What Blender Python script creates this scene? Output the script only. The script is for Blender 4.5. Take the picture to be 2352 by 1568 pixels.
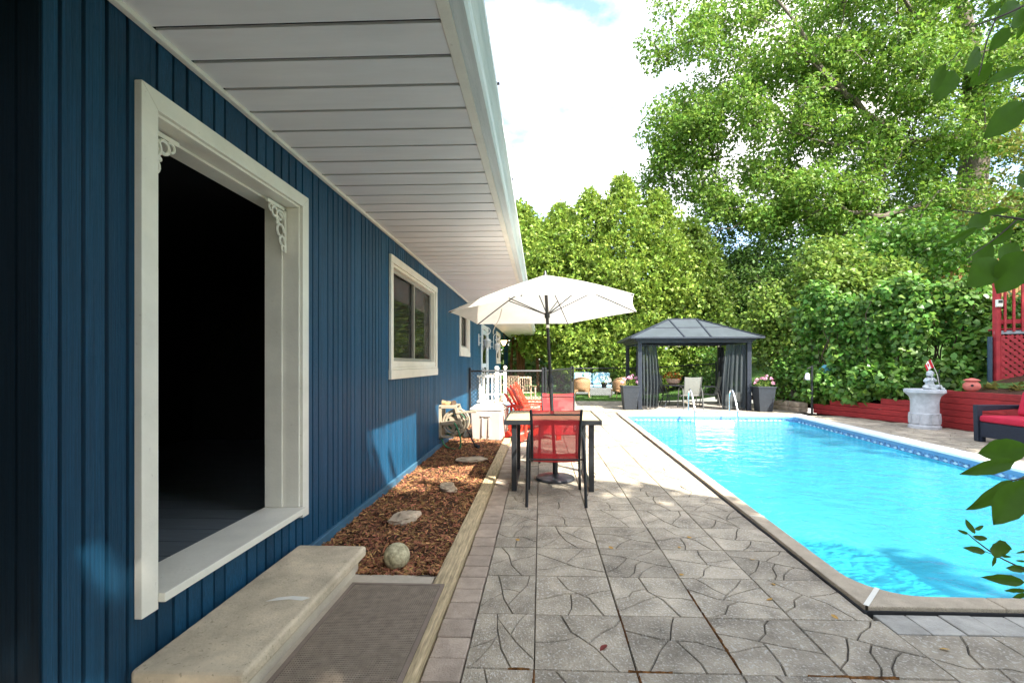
import bpy, math, random
import numpy as np
from mathutils import Vector, Matrix, noise
for o in list(bpy.data.objects): bpy.data.objects.remove(o)
S = bpy.context.scene
C = S.collection
R = math.radians
rng = random.Random(7)
NR = np.random.default_rng(11)

# ------------------------------------------------------------------ camera, sky, sun, exposure
CAM_H = 1.4
cam_d = bpy.data.cameras.new('camera'); cam = bpy.data.objects.new('camera', cam_d); C.objects.link(cam)
cam.location = (0, 0, CAM_H); cam.rotation_euler = (R(90), 0, R(2.1))
cam_d.sensor_width = 36; cam_d.lens = 16.0
cam_d.shift_x = -27/2352; cam_d.shift_y = 52/2352
cam_d.clip_start = .05; cam_d.clip_end = 2000
S.camera = cam
SUN = Vector((.66, -.74, 1.0)).normalized()          # towards the sun
sun_d = bpy.data.lights.new('sun', 'SUN'); sun_o = bpy.data.objects.new('sun', sun_d); C.objects.link(sun_o)
sun_d.energy = 3.6; sun_d.angle = R(.55); sun_d.color = (1, .95, .86)
sun_o.rotation_euler = SUN.to_track_quat('Z', 'Y').to_euler()
sun_o.location = (8, -9, 14)
w = bpy.data.worlds.new('World'); S.world = w; w.use_nodes = True
nt = w.node_tree; nt.nodes.clear()
out = nt.nodes.new('ShaderNodeOutputWorld'); bg = nt.nodes.new('ShaderNodeBackground')
sky = nt.nodes.new('ShaderNodeTexSky'); sky.sky_type = 'NISHITA'; sky.sun_disc = False
sky.sun_elevation = math.asin(SUN.z); sky.sun_rotation = math.atan2(SUN.x, SUN.y)
sky.air_density = 1.0; sky.dust_density = 1.2; sky.ozone_density = 1.0
tc = nt.nodes.new('ShaderNodeTexCoord'); mp = nt.nodes.new('ShaderNodeMapping'); mp.inputs['Scale'].default_value = (1, 1, 1.9); mp.inputs['Location'].default_value = (.35, .2, .6)
nz = nt.nodes.new('ShaderNodeTexNoise'); nz.inputs['Scale'].default_value = 2.6; nz.inputs['Detail'].default_value = 7; nz.inputs['Roughness'].default_value = .55
rp = nt.nodes.new('ShaderNodeValToRGB'); rp.color_ramp.elements[0].position = .43; rp.color_ramp.elements[1].position = .68
mx = nt.nodes.new('ShaderNodeMix'); mx.data_type = 'RGBA'
nt.links.new(tc.outputs['Generated'], mp.inputs[0]); nt.links.new(mp.outputs[0], nz.inputs['Vector'])
nt.links.new(nz.outputs['Fac'], rp.inputs[0]); nt.links.new(rp.outputs[0], mx.inputs['Factor'])
nt.links.new(sky.outputs[0], mx.inputs['A']); mx.inputs['B'].default_value = (6.0, 5.55, 4.95, 1)
nt.links.new(mx.outputs['Result'], bg.inputs['Color']); bg.inputs['Strength'].default_value = .14
nt.links.new(bg.outputs[0], out.inputs[0])
S.render.engine = 'CYCLES'
S.view_settings.view_transform = 'Standard'; S.view_settings.look = 'None'
S.view_settings.gamma = 1; S.view_settings.use_curve_mapping = False
S.view_settings.exposure = 2.2
S.render.resolution_x = 1024; S.render.resolution_y = 682

# ------------------------------------------------------------------ materials
MATS = {}
def mat(name, col, rough=.6, var=.12, scale=6, bump=0., bscale=60, metal=0., spec=.4, stretch=(1, 1, 1), rnd=0., col2=None,
        island=0., trans=0., alpha=1., speck=None, coords='Object', cscale=None, emis=0.):
    if name in MATS: return MATS[name]
    m = bpy.data.materials.new(name); m.use_nodes = True; n = m.node_tree; N = n.nodes; L = n.links
    p = N['Principled BSDF']; p.inputs['Roughness'].default_value = rough; p.inputs['Metallic'].default_value = metal
    p.inputs['Specular IOR Level'].default_value = spec
    t = N.new('ShaderNodeTexCoord'); mpn = N.new('ShaderNodeMapping'); mpn.inputs['Scale'].default_value = stretch
    L.new(t.outputs[coords], mpn.inputs[0])
    no = N.new('ShaderNodeTexNoise'); no.inputs['Scale'].default_value = scale; no.inputs['Detail'].default_value = 6; no.inputs['Roughness'].default_value = .62
    L.new(mpn.outputs[0], no.inputs['Vector'])
    if rnd:                                             # every copy reads its own patch of the noise
        oi = N.new('ShaderNodeObjectInfo'); ml = N.new('ShaderNodeMath'); ml.operation = 'MULTIPLY'; ml.inputs[1].default_value = 37.
        L.new(oi.outputs['Random'], ml.inputs[0]); L.new(ml.outputs[0], mpn.inputs['Location'])
    rampn = N.new('ShaderNodeValToRGB'); cr = rampn.color_ramp
    a = [max(0, c*(1-var*1.6)) for c in col]; b = [min(1, c*(1+var*1.2)) for c in (col2 or col)]
    cr.elements[0].position = .3; cr.elements[1].position = .7
    cr.elements[0].color = (*a, 1); cr.elements[1].color = (*b, 1)
    L.new(no.outputs['Fac'], rampn.inputs[0]); cur = rampn.outputs[0]
    if speck:                                           # (scale, threshold, colour, amount)
        v = N.new('ShaderNodeTexNoise'); v.inputs['Scale'].default_value = speck[0]; v.inputs['Detail'].default_value = 2
        L.new(mpn.outputs[0], v.inputs['Vector'])
        r2 = N.new('ShaderNodeValToRGB'); r2.color_ramp.elements[0].position = speck[1]; r2.color_ramp.elements[1].position = speck[1]+.06
        L.new(v.outputs['Fac'], r2.inputs[0])
        mm = N.new('ShaderNodeMath'); mm.operation = 'MULTIPLY'; mm.inputs[1].default_value = speck[3]; L.new(r2.outputs[0], mm.inputs[0])
        mi = N.new('ShaderNodeMix'); mi.data_type = 'RGBA'; L.new(mm.outputs[0], mi.inputs['Factor'])
        L.new(cur, mi.inputs['A']); mi.inputs['B'].default_value = (*speck[2], 1); cur = mi.outputs['Result']
    if rnd or island:
        hs = N.new('ShaderNodeHueSaturation'); L.new(cur, hs.inputs['Color'])
        mr = N.new('ShaderNodeMapRange'); amt = max(rnd, island); mr.inputs['To Min'].default_value = 1-amt; mr.inputs['To Max'].default_value = 1+amt
        if island:
            ge = N.new('ShaderNodeNewGeometry'); L.new(ge.outputs['Random Per Island'], mr.inputs['Value'])
            mh = N.new('ShaderNodeMapRange'); mh.inputs['To Min'].default_value = .5-.06*island; mh.inputs['To Max'].default_value = .5+.06*island
            fr = N.new('ShaderNodeMath'); fr.operation = 'FRACT'; f2 = N.new('ShaderNodeMath'); f2.operation = 'MULTIPLY'; f2.inputs[1].default_value = 17.3
            L.new(ge.outputs['Random Per Island'], f2.inputs[0]); L.new(f2.outputs[0], fr.inputs[0]); L.new(fr.outputs[0], mh.inputs['Value']); L.new(mh.outputs[0], hs.inputs['Hue'])
        else: L.new(oi.outputs['Random'], mr.inputs['Value'])
        L.new(mr.outputs[0], hs.inputs['Value']); cur = hs.outputs[0]
    L.new(cur, p.inputs['Base Color'])
    if bump:
        nb = N.new('ShaderNodeTexNoise'); nb.inputs['Scale'].default_value = bscale; nb.inputs['Detail'].default_value = 5
        L.new(mpn.outputs[0], nb.inputs['Vector']); bn = N.new('ShaderNodeBump'); bn.inputs['Strength'].default_value = bump; bn.inputs['Distance'].default_value = .01
        L.new(nb.outputs['Fac'], bn.inputs['Height']); L.new(bn.outputs[0], p.inputs['Normal'])
    outn = N['Material Output']; sh = p.outputs[0]
    if trans:
        tr = N.new('ShaderNodeBsdfTranslucent'); L.new(cur, tr.inputs['Color']); ms = N.new('ShaderNodeMixShader'); ms.inputs[0].default_value = trans
        L.new(sh, ms.inputs[1]); L.new(tr.outputs[0], ms.inputs[2]); sh = ms.outputs[0]
    if alpha < 1:
        tp = N.new('ShaderNodeBsdfTransparent'); ms = N.new('ShaderNodeMixShader'); ms.inputs[0].default_value = alpha
        L.new(tp.outputs[0], ms.inputs[1]); L.new(sh, ms.inputs[2]); sh = ms.outputs[0]
    if emis:
        p.inputs['Emission Color'].default_value = (*col, 1); p.inputs['Emission Strength'].default_value = emis
    L.new(sh, outn.inputs['Surface'])
    MATS[name] = m; return m

WOODZ = (14, 14, 1.1)
blue = mat('blue_siding', (.012, .097, .196), .48, .42, 5, .9, 26, spec=.28, stretch=WOODZ, rnd=.2)
blue_dk = mat('blue_groove', (.003, .02, .045), .7, .1)  # the siding paint darkened to stand in for shadow in the grooves
blue_pt = mat('blue_trim', (.05, .14, .22), .5, .15, 9)
white_pt = mat('white_paint', (.78, .75, .65), .45, .05, 5, .12, 60, speck=(34, .70, (.42, .36, .28), .35))
soffit_m = mat('soffit_vinyl', (.74, .73, .72), .42, .04, 2.2, .03, 80, rnd=.03)
perf_m = None
gutter_m = mat('gutter_metal', (.60, .67, .65), .45, .08, 3, col2=(.70, .74, .72), stretch=(10, .35, 10), speck=(60, .63, (.22, .30, .24), .4))
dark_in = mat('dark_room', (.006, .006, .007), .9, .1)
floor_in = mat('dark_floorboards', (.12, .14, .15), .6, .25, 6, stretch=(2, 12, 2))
glass_dk = mat('window_glass', (.012, .014, .014), .04, .05, spec=.9)
screen_m = mat('insect_screen', (.05, .05, .045), .7, .1, alpha=.55)
alu_m = mat('window_sash', (.34, .33, .29), .4, .08)
stone_m = mat('step_stone', (.60, .50, .35), .8, .2, 5, .35, 90, speck=(60, .64, (.25, .2, .12), .5))
conc_m = mat('concrete_slab', (.50, .44, .34), .85, .12, 7, .3, 90)
timber_m = mat('edging_timber', (.52, .41, .24), .8, .3, 7, .5, 45, stretch=(12, 1, 12), rnd=.1)
paver_m = mat('paver_concrete', (.385, .33, .245), .88, .28, 4.5, 1., 90, rnd=.17, speck=(75, .57, (.62, .58, .50), .55))
paver_s = mat('paver_concrete_far', (.35, .312, .252), .88, .2, 4.5, .7, 130, island=.1, speck=(150, .60, (.52, .50, .46), .7))
brick_m = mat('edge_brick', (.40, .32, .245), .88, .16, 9, .6, 120, rnd=.14, speck=(140, .62, (.5, .45, .38), .5))
slate_m = mat('slate_brick', (.37, .35, .30), .85, .16, 9, .5, 120, rnd=.2, speck=(140, .62, (.45, .45, .43), .5))
soil_m = mat('joint_soil', (.06, .046, .03), .95, .35, 20, .6, 60)
moss_m = mat('moss', (.17, .072, .016), .95, .5, 40, 1., 90)
cop_m = mat('coping_grit', (.46, .385, .28), .85, .12, 10, .5, 200, speck=(260, .56, (.16, .13, .09), .65))
cop_w = mat('coping_sunlit', (.74, .76, .76), .5, .05, 5)
black_pl = mat('black_rubber', (.012, .012, .013), .7, .2)
metal_bk = mat('black_metal', (.018, .02, .022), .42, .15, 20)
red_sling = mat('red_sling', (.56, .028, .035), .7, .15, 60, alpha=.84, stretch=(1, 1, 6))
grey_sling = mat('grey_sling', (.22, .225, .20), .7, .15, 40, alpha=.92)
cream_m = mat('umbrella_canvas', (.80, .76, .68), .8, .05, 4, trans=.45)
adi_m = mat('red_resin', (.70, .045, .022), .45, .08, 6)
beige_pl = mat('beige_plastic', (.55, .47, .41), .5, .05, 4)
beige_lid = mat('beige_lid', (.60, .57, .50), .5, .06, 4)
reel_m = mat('reel_plastic', (.34, .28, .20), .5, .1, 6)
hose_m = mat('green_hose', (.02, .17, .07), .45, .1)
leather = mat('work_glove', (.40, .24, .11), .8, .3, 12)
redwood = mat('red_stain', (.36, .028, .028), .75, .25, 6, .4, 60, stretch=(1.2, 1.2, 9), rnd=.12)
redrail = mat('red_paint', (.38, .028, .035), .65, .18, 7, .25, 60)
urn_m = mat('urn_stone', (.50, .52, .54), .85, .14, 8, .4, 60)
statue_m = mat('statue_stone', (.50, .53, .53), .85, .2, 9, .4, 50)
coral_m = mat('coral_clay', (.62, .17, .13), .6, .1, 9)
wicker_dk = mat('dark_wicker', (.018, .026, .045), .5, .25, 14, .8, 60, stretch=(1, 1, 8))
cush_red = mat('red_cushion', (.52, .018, .05), .85, .1, 4)
char_m = mat('charcoal_metal', (.030, .036, .048), .45, .12, 8)
roof_m = mat('gazebo_roof', (.065, .078, .088), .38, .1, 3)
curt_m = mat('curtain_mesh', (.034, .042, .046), .9, .2, 30, alpha=.88)
chrome = mat('steel_tube', (.72, .72, .72), .18, .03, metal=1.)
terra = mat('pale_clay_pot', (.60, .38, .25), .8, .1)
or_fl = mat('orange_petal', (.62, .13, .02), .7, .3, 40, island=.35)
pk_fl = mat('pink_petal', (.75, .38, .50), .7, .2, 40, island=.25)
wh_fl = mat('white_petal', (.80, .80, .76), .7, .1, island=.1)
wicker_tn = mat('tan_wicker', (.38, .22, .11), .7, .25, 40, .4, 60, stretch=(6, 6, 1))
blue_cu = mat('pale_blue_cushion', (.36, .58, .70), .9, .08, 5)
grey_wk = mat('grey_wicker', (.20, .21, .21), .8, .25, 30, .5, 60)
tan_wd = mat('weathered_wood', (.45, .33, .23), .85, .25, 8)
lamp_w = mat('lamp_white', (.80, .81, .82), .4, .05)
lamp_g = mat('lamp_glass', (.60, .62, .62), .25, .1, trans=.3)
lamp_on = mat('lit_glass', (1, .62, .30), .4, 0, emis=2.5)
fence_br = mat('brown_boards', (.28, .14, .055), .85, .25, 6, stretch=(8, 8, 1), rnd=.15)
bark_m = mat('maple_bark', (.13, .105, .08), .9, .35, 5, 1., 18, stretch=(4, 4, .8))
bark_r = mat('cedar_bark', (.17, .075, .035), .9, .4, 5, 1., 18, stretch=(6, 6, .8))
rock_m = mat('field_rock', (.48, .38, .27), .9, .25, 7, .8, 30)
ball_m = mat('mottled_stone_ball', (.38, .32, .17), .8, .35, 26, .4, 60, col2=(.5, .45, .28))
chip_m = mat('bark_chips', (.35, .165, .072), .9, .3, 20, island=.55)
mulch_m = mat('mulch_ground', (.07, .032, .014), .95, .5, 40, 1., 60)
gravel_m = mat('gravel', (.50, .40, .30), .95, .25, 40, .8, 120)
rug_m = mat('woven_rug', (.22, .21, .19), .95, .35, 60)
lawn_m = mat('lawn_grass', (.07, .15, .025), .95, .35, 3, .8, 60, coords='Generated' if False else 'Object')
def leafm(name, col, var=.35, tr=.42, rough=.5, spec=.35):
    return mat(name, col, rough, .18, 1.2, island=var, trans=tr, spec=spec)
maple_l = leafm('maple_leaf', (.165, .28, .038), .38)
cedar_l = leafm('cedar_spray', (.22, .32, .045), .35, .3)
cedar_d = leafm('cedar_spray_dark', (.12, .19, .028), .35, .3)
vine_l = leafm('vine_leaf', (.125, .255, .036), .40, .38, .42, .45)
lime_l = leafm('lime_leaf', (.17, .26, .04), .35)
dark_l = leafm('dark_leaf', (.085, .165, .028), .35)
olive_l = leafm('olive_leaf', (.20, .21, .035), .35)
near_l = leafm('branch_leaf', (.055, .14, .010), .2, .5, .5, .2)
hosta_l = leafm('yellowing_leaf', (.22, .20, .05), .5)
fall_l = leafm('fallen_leaf', (.50, .34, .06), .4, .1)
fall_r = leafm('fallen_red_leaf', (.20, .05, .02), .4, .1)

# ------------------------------------------------------------------ mesh helpers
class MB:
    def __init__(s): s.v = []; s.f = []; s.mi = []; s.cur = 0
    def add(s, vs, fs):
        k = len(s.v); s.v += [tuple(v) for v in vs]; s.f += [tuple(i+k for i in f) for f in fs]; s.mi += [s.cur]*len(fs); return s
    def bx(s, x0, x1, y0, y1, z0, z1):
        return s.add([(x0, y0, z0), (x1, y0, z0), (x1, y1, z0), (x0, y1, z0), (x0, y0, z1), (x1, y0, z1), (x1, y1, z1), (x0, y1, z1)],
                     [(0, 3, 2, 1), (4, 5, 6, 7), (0, 1, 5, 4), (1, 2, 6, 5), (2, 3, 7, 6), (3, 0, 4, 7)])
    def bar(s, a, b, wx, wy=None, up=(0, 0, 1), taper=1.):        # rectangular bar from a to b
        a = Vector(a); b = Vector(b); d = (b-a).normalized(); u = Vector(up)
        if abs(d.dot(u)) > .98: u = Vector((1, 0, 0))
        x = d.cross(u).normalized()*(wx/2); y = x.cross(d).normalized()*((wy or wx)/2)
        vs = [a-x-y, a+x-y, a+x+y, a-x+y] + [b-(x+y)*taper, b+(x-y)*taper, b+(x+y)*taper, b+(y-x)*taper]
        return s.add(vs, [(0, 3, 2, 1), (4, 5, 6, 7), (0, 1, 5, 4), (1, 2, 6, 5), (2, 3, 7, 6), (3, 0, 4, 7)])
    def tube(s, pts, r, n=8, cap=True):
        pts = [Vector(p) for p in pts]; rs = r if isinstance(r, (list, tuple)) else [r]*len(pts)
        vs = []; prev = None
        for i, p in enumerate(pts):
            d = (pts[min(i+1, len(pts)-1)]-pts[max(i-1, 0)]).normalized()
            if prev is None:
                u = Vector((0, 0, 1)) if abs(d.z) < .9 else Vector((1, 0, 0)); x = d.cross(u).normalized()
            else: x = (prev - d*prev.dot(d)).normalized()
            prev = x; y = d.cross(x)
            for k in range(n):
                t = 2*math.pi*k/n; vs.append(p+(x*math.cos(t)+y*math.sin(t))*rs[i])
        fs = [(i*n+k, i*n+(k+1) % n, (i+1)*n+(k+1) % n, (i+1)*n+k) for i in range(len(pts)-1) for k in range(n)]
        if cap: fs += [tuple(range(n))[::-1], tuple((len(pts)-1)*n+k for k in range(n))]
        return s.add(vs, fs)
    def lathe(s, prof, n=20, c=(0, 0, 0), fn=None):
        vs = []
        for r, z in prof:
            for k in range(n):
                t = 2*math.pi*k/n; rr = r if fn is None else fn(r, z, t)
                vs.append((c[0]+rr*math.cos(t), c[1]+rr*math.sin(t), c[2]+z))
        m = len(prof)
        fs = [(i*n+k, i*n+(k+1) % n, (i+1)*n+(k+1) % n, (i+1)*n+k) for i in range(m-1) for k in range(n)]
        fs += [tuple(range(n))[::-1], tuple((m-1)*n+k for k in range(n))]
        return s.add(vs, fs)
    def prism(s, poly, fr, th):                      # poly (2D) in frame fr=(o,ux,uy), thickness along ux x uy
        o, ux, uy = (Vector(q) for q in fr); nn = ux.cross(uy).normalized()*th; n = len(poly)
        a = [o+ux*p[0]+uy*p[1] for p in poly]; b = [q+nn for q in a]
        return s.add(a+b, [tuple(range(n))[::-1], tuple(range(n, 2*n))]+[(i, (i+1) % n, n+(i+1) % n, n+i) for i in range(n)])
    def ball(s, c, r, n=12, m=8, sq=(1, 1, 1)):
        return s.lathe([(max(1e-4, r*math.sin(math.pi*i/m))*1, -r*sq[2]*math.cos(math.pi*i/m)) for i in range(m+1)], n, c)
    def build(s, name, mt, parent=None, smooth=False, world=False, bevel=0., rot=None, loc=None, segs=2):
        me = bpy.data.meshes.new(name); me.from_pydata(s.v, [], s.f); me.update()
        for q in (mt if isinstance(mt, (list, tuple)) else [mt]): me.materials.append(q)
        if isinstance(mt, (list, tuple)): me.polygons.foreach_set('material_index', s.mi)
        if smooth: me.polygons.foreach_set('use_smooth', [True]*len(me.polygons))
        o = bpy.data.objects.new(name, me); C.objects.link(o)
        if parent:
            o.parent = parent
            if world: o.matrix_parent_inverse = root_of(parent)
        if loc: o.location = loc
        if rot: o.rotation_euler = rot
        if bevel:
            b = o.modifiers.new('bevel', 'BEVEL'); b.width = bevel; b.segments = segs; b.limit_method = 'ANGLE'
        if smooth: 
            try: me.set_sharp_from_angle(angle=R(38))
            except Exception: pass
        return o
def wmat(o):
    m = Matrix.LocRotScale(o.location, o.rotation_euler, o.scale)
    return wmat(o.parent) @ o.matrix_parent_inverse @ m if o.parent else m
def root_of(p): return wmat(p).inverted()
def tag(o, label, cat, group=None, kind=None):
    if label: o['label'] = label
    if cat: o['category'] = cat
    if group: o['group'] = group
    if kind: o['kind'] = kind
    return o
def thing(name, label, cat, loc=(0, 0, 0), rz=0., group=None):
    o = bpy.data.objects.new(name, None); C.objects.link(o); o.location = loc; o.rotation_euler = (0, 0, rz); o.empty_display_size = .2
    return tag(o, label, cat, group)
def struct(o, label=None):
    o['kind'] = 'structure'
    if label: o['label'] = label
    return o
def stuff(o): o['kind'] = 'stuff'; return o
def copy_tree(o, parent=None):
    c = o.copy(); C.objects.link(c); c.parent = parent
    for ch in [q for q in bpy.data.objects if q.parent == o]: copy_tree(ch, c)
    return c
def arc(c, r, a0, a1, n, ax=(1, 0, 0), ay=(0, 0, 1)):
    c = Vector(c); ax = Vector(ax); ay = Vector(ay)
    return [c+ax*(r*math.cos(R(a0+(a1-a0)*i/n)))+ay*(r*math.sin(R(a0+(a1-a0)*i/n))) for i in range(n+1)]
UNIT = MB().bx(-.5, .5, -.5, .5, -.5, .5)
_um = {}
def ubox(name, mt, x0, x1, y0, y1, z0, z1, parent):               # pieces that share one unit box per material
    if mt.name not in _um:
        me = bpy.data.meshes.new('unit_'+mt.name); me.from_pydata(UNIT.v, [], UNIT.f); me.materials.append(mt); _um[mt.name] = me
    o = bpy.data.objects.new(name, _um[mt.name]); C.objects.link(o); o.parent = parent
    q = parent.location
    o.location = ((x0+x1)/2-q.x, (y0+y1)/2-q.y, (z0+z1)/2-q.z); o.scale = (x1-x0, y1-y0, z1-z0); return o

# leaves --------------------------------------------------------------------------------------
TPL = {
 'maple5': ([(0, 0, 0), (.30, .46, .03), (.52, .16, .05), (1, 0, -.12), (.52, -.16, .05), (.30, -.46, .03)], [(0, 1, 2), (0, 2, 3), (0, 3, 4), (0, 4, 5)]),
 'quad': ([(0, 0, 0), (.45, .30, .06), (1, 0, -.06), (.45, -.30, .06)], [(0, 1, 2), (0, 2, 3)]),
 'maple': ([(0, 0, 0), (.15, .42, .04), (.42, .25, .05), (.62, .48, -.02), (.70, .18, .04), (1, 0, -.10), (.70, -.18, .04), (.62, -.48, -.02), (.42, -.25, .05), (.15, -.42, .04)],
           [(0, 1, 2), (0, 2, 4), (2, 3, 4), (0, 4, 5), (0, 5, 6), (0, 6, 8), (6, 7, 8), (0, 8, 9)]),
 'vine': ([(0, 0, 0), (-.10, .28, .03), (.18, .46, .0), (.55, .36, .03), (1, 0, -.10), (.55, -.36, .03), (.18, -.46, 0), (-.10, -.28, .03), (.4, 0, .07)],
          [(0, 1, 2, 8), (8, 2, 3, 4), (4, 5, 6, 8), (8, 6, 7, 0)]),
 'spray': ([(0, 0, 0), (.30, .06, .02), (.75, .38, -.04), (.38, .16, .0), (.34, .05, .02), (1, 0, -.10), (.34, -.05, .02), (.75, -.38, -.04), (.30, -.06, .02), (.5, .07, 0), (.5, -.07, 0)],
           [(0, 1, 2, 3), (0, 9, 5, 10), (0, 7, 8)]),
 'chip': ([(-.5, -.14, 0), (.5, -.10, .05), (.5, .12, .03), (-.5, .10, .08)], [(0, 1, 2), (0, 2, 3)]),
 'blade': ([(-.06, 0, 0), (.06, 0, 0), (.0, .18, 1)], [(0, 1, 2)]),
 'petal': ([(-.5, -.5, 0), (.5, -.5, .15), (.5, .5, 0), (-.5, .5, .15)], [(0, 1, 2), (0, 2, 3)]),
}
def leaf_mesh(name, P, D, Nn, size, tpl, mt, parent=None):
    """P points, D directions of the leaf blades, Nn leaf normals, one leaf of the template on each"""
    tv, tf = TPL[tpl]; tv = np.array(tv, float); n = len(P)
    D = D/np.maximum(np.linalg.norm(D, axis=1, keepdims=True), 1e-6)
    Nn = Nn-D*np.sum(Nn*D, axis=1, keepdims=True); Nn = Nn/np.maximum(np.linalg.norm(Nn, axis=1, keepdims=True), 1e-6)
    B = np.cross(Nn, D); size = np.asarray(size).reshape(-1, 1, 1)
    V = P[:, None, :]+size*(tv[None, :, 0:1]*D[:, None, :]+tv[None, :, 1:2]*B[:, None, :]+tv[None, :, 2:3]*Nn[:, None, :])
    k = len(tv); V = V.reshape(-1, 3)
    if parent is not None: V = V-np.array(parent.location)[None, :]
    loops = np.concatenate([np.array(f) for f in tf]); lens = np.array([len(f) for f in tf])
    L = (loops[None, :]+(np.arange(n)*k)[:, None]).ravel(); LS = np.tile(lens, n)
    me = bpy.data.meshes.new(name); me.vertices.add(len(V)); me.vertices.foreach_set('co', V.ravel())
    me.loops.add(len(L)); me.loops.foreach_set('vertex_index', L.astype(np.int32))
    me.polygons.add(len(LS)); me.polygons.foreach_set('loop_start', np.concatenate([[0], np.cumsum(LS)[:-1]]).astype(np.int32))
    me.materials.append(mt); me.update(calc_edges=True); me.validate()
    o = bpy.data.objects.new(name, me); C.objects.link(o)
    if parent is not None: o.parent = parent
    return o
def shell_leaves(clumps, dens, jit=.35, up=.5, droop=.3, inner=.55):
    """clumps: rows cx cy cz rx ry rz; returns points, directions, normals"""
    P = []; D = []; Nn = []
    for c in clumps:
        n = max(4, int(dens*(c[3]*c[4]+c[3]*c[5]+c[4]*c[5])/3)); d = NR.normal(size=(n, 3)); d /= np.linalg.norm(d, axis=1, keepdims=True)
        rr = (inner+(1.08-inner)*NR.random((n, 1))**.5)
        P.append(np.array(c[:3])+d*np.array(c[3:6])*rr)
        nn = d+NR.normal(size=(n, 3))*jit; nn[:, 2] += up; Nn.append(nn)
        dd = d*.8+NR.normal(size=(n, 3))*.7; dd[:, 2] -= droop; D.append(dd)
    return np.concatenate(P), np.concatenate(D), np.concatenate(Nn)
def skeleton(trunk, radii, targets, steps=4, arch=.12, tip=.012, k=.9):
    """grow limbs from a trunk polyline to the targets; returns an MB"""
    nodes = [Vector(p) for p in trunk]; par = [i-1 for i in range(len(nodes))]; fixed = {i: r for i, r in enumerate(radii)}
    base = len(nodes)
    tg = sorted((Vector(t) for t in targets), key=lambda t: min((t-n).length for n in nodes[:base]))
    ends = []
    for t in tg:
        best = min(range(1, len(nodes)), key=lambda i: (t-nodes[i]).length+max(0, nodes[i].z-t.z)*.7)
        a = nodes[best]; p = best; L = (t-a).length
        for s_ in range(1, steps+1):
            f = s_/steps; q = a.lerp(t, f)+Vector((rng.uniform(-1, 1), rng.uniform(-1, 1), rng.uniform(-.6, 1)))*L*.05*(f < 1)
            q.z += arch*L*math.sin(math.pi*f)
            nodes.append(q); par.append(p); p = len(nodes)-1
        ends.append(p)
    acc = [0.]*len(nodes)
    for i in range(len(nodes)-1, 0, -1):
        if acc[i] == 0: acc[i] = tip**2
        acc[par[i]] += acc[i]*k
    rad = [fixed.get(i, math.sqrt(acc[i])) for i in range(len(nodes))]
    m = MB()
    m.tube(nodes[:base], list(radii), 12)
    for i in range(base, len(nodes)):
        pr = min(rad[par[i]], rad[i]*1.35)
        m.tube([nodes[par[i]], nodes[i]], [pr, rad[i]], 5, cap=False)
    return m

# ================================================================== LARGE STRUCTURE
WX = -1.68                       # face of the blue wall
def hill(x, y):
    t = .3*(x-6.5); h = t if t > 3 else math.log1p(math.exp(t*4))/4
    h *= min(1, max(0, (y+12)/14))
    return h+.12*noise.noise(Vector((x*.15, y*.15, 0)))*min(1, max(0, (abs(x)+abs(y)-22)/10))
RW = [(7.55, 14.1), (7.82, 13.3), (8.45, 11.75), (8.95, 10.3), (9.02, 9.4), (9.06, 3.0), (9.06, -6)]      # face of the retaining wall
def rw_x(y):
    for (x0, y0), (x1, y1) in zip(RW, RW[1:]):
        if y1 <= y <= y0: return x0+(x1-x0)*(y-y0)/(y1-y0)
    return RW[0][0] if y > RW[0][1] else RW[-1][0]
def in_patio(x, y): return -2.2 < x < (rw_x(y)+.12) and -6 < y < 17.3
xs = sorted(set([-400, -200, -90, -45, -22, -12]+[i*.5 for i in range(-18, 60)]+[32, 36, 42, 50, 70, 110, 200, 400]))
ys = sorted(set([-400, -200, -90, -45, -22]+[i*.5 for i in range(-28, 70)]+[37, 42, 50, 70, 110, 200, 400, 17.3]))
vs = []; idx = {}; fs = []
def gx(x, y):                     # pull the grid line nearest the wall face onto it
    return x
for j, y in enumerate(ys):
    for i, x in enumerate(xs):
        idx[i, j] = len(vs); ins = in_patio(x, y)
        vs.append((x, y, -.12 if ins else (hill(x, y) if x > 6 else hill(x, y)-.01)))
for j in range(len(ys)-1):
    for i in range(len(xs)-1):
        cx = (xs[i]+xs[i+1])/2; cy = (ys[j]+ys[j+1])/2
        if any(in_patio(xs[a], ys[b]) for a in (i, i+1) for b in (j, j+1)): continue
        fs.append((idx[i, j], idx[i+1, j], idx[i+1, j+1], idx[i, j+1]))
m = MB(); m.v = vs; m.f = fs; m.mi = [0]*len(fs)
lawn = struct(m.build('lawn', lawn_m, smooth=True), 'green lawn sloping up behind the pool and fence')

# grass blades on the strip of lawn that shows
n = 26000; gxx = NR.uniform(-1.4, 12, n); gyy = NR.uniform(17.36, 25, n)
P = np.stack([gxx, gyy, np.array([hill(a, b) for a, b in zip(gxx, gyy)])-.015], 1)
D = np.stack([np.ones(n), NR.normal(size=n), np.zeros(n)], 1); D[:, 0] = NR.normal(size=n)
Nn = NR.normal(size=(n, 3))*.3; Nn[:, 2] = 1
grass_m = leafm('grass_blade', (.10, .23, .03), .3, .4)
stuff(tag(leaf_mesh('grass', P, D, Nn, NR.uniform(.05, .11, n), 'blade', grass_m), 'tufts of short green grass growing along the patio edge', 'grass'))

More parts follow.
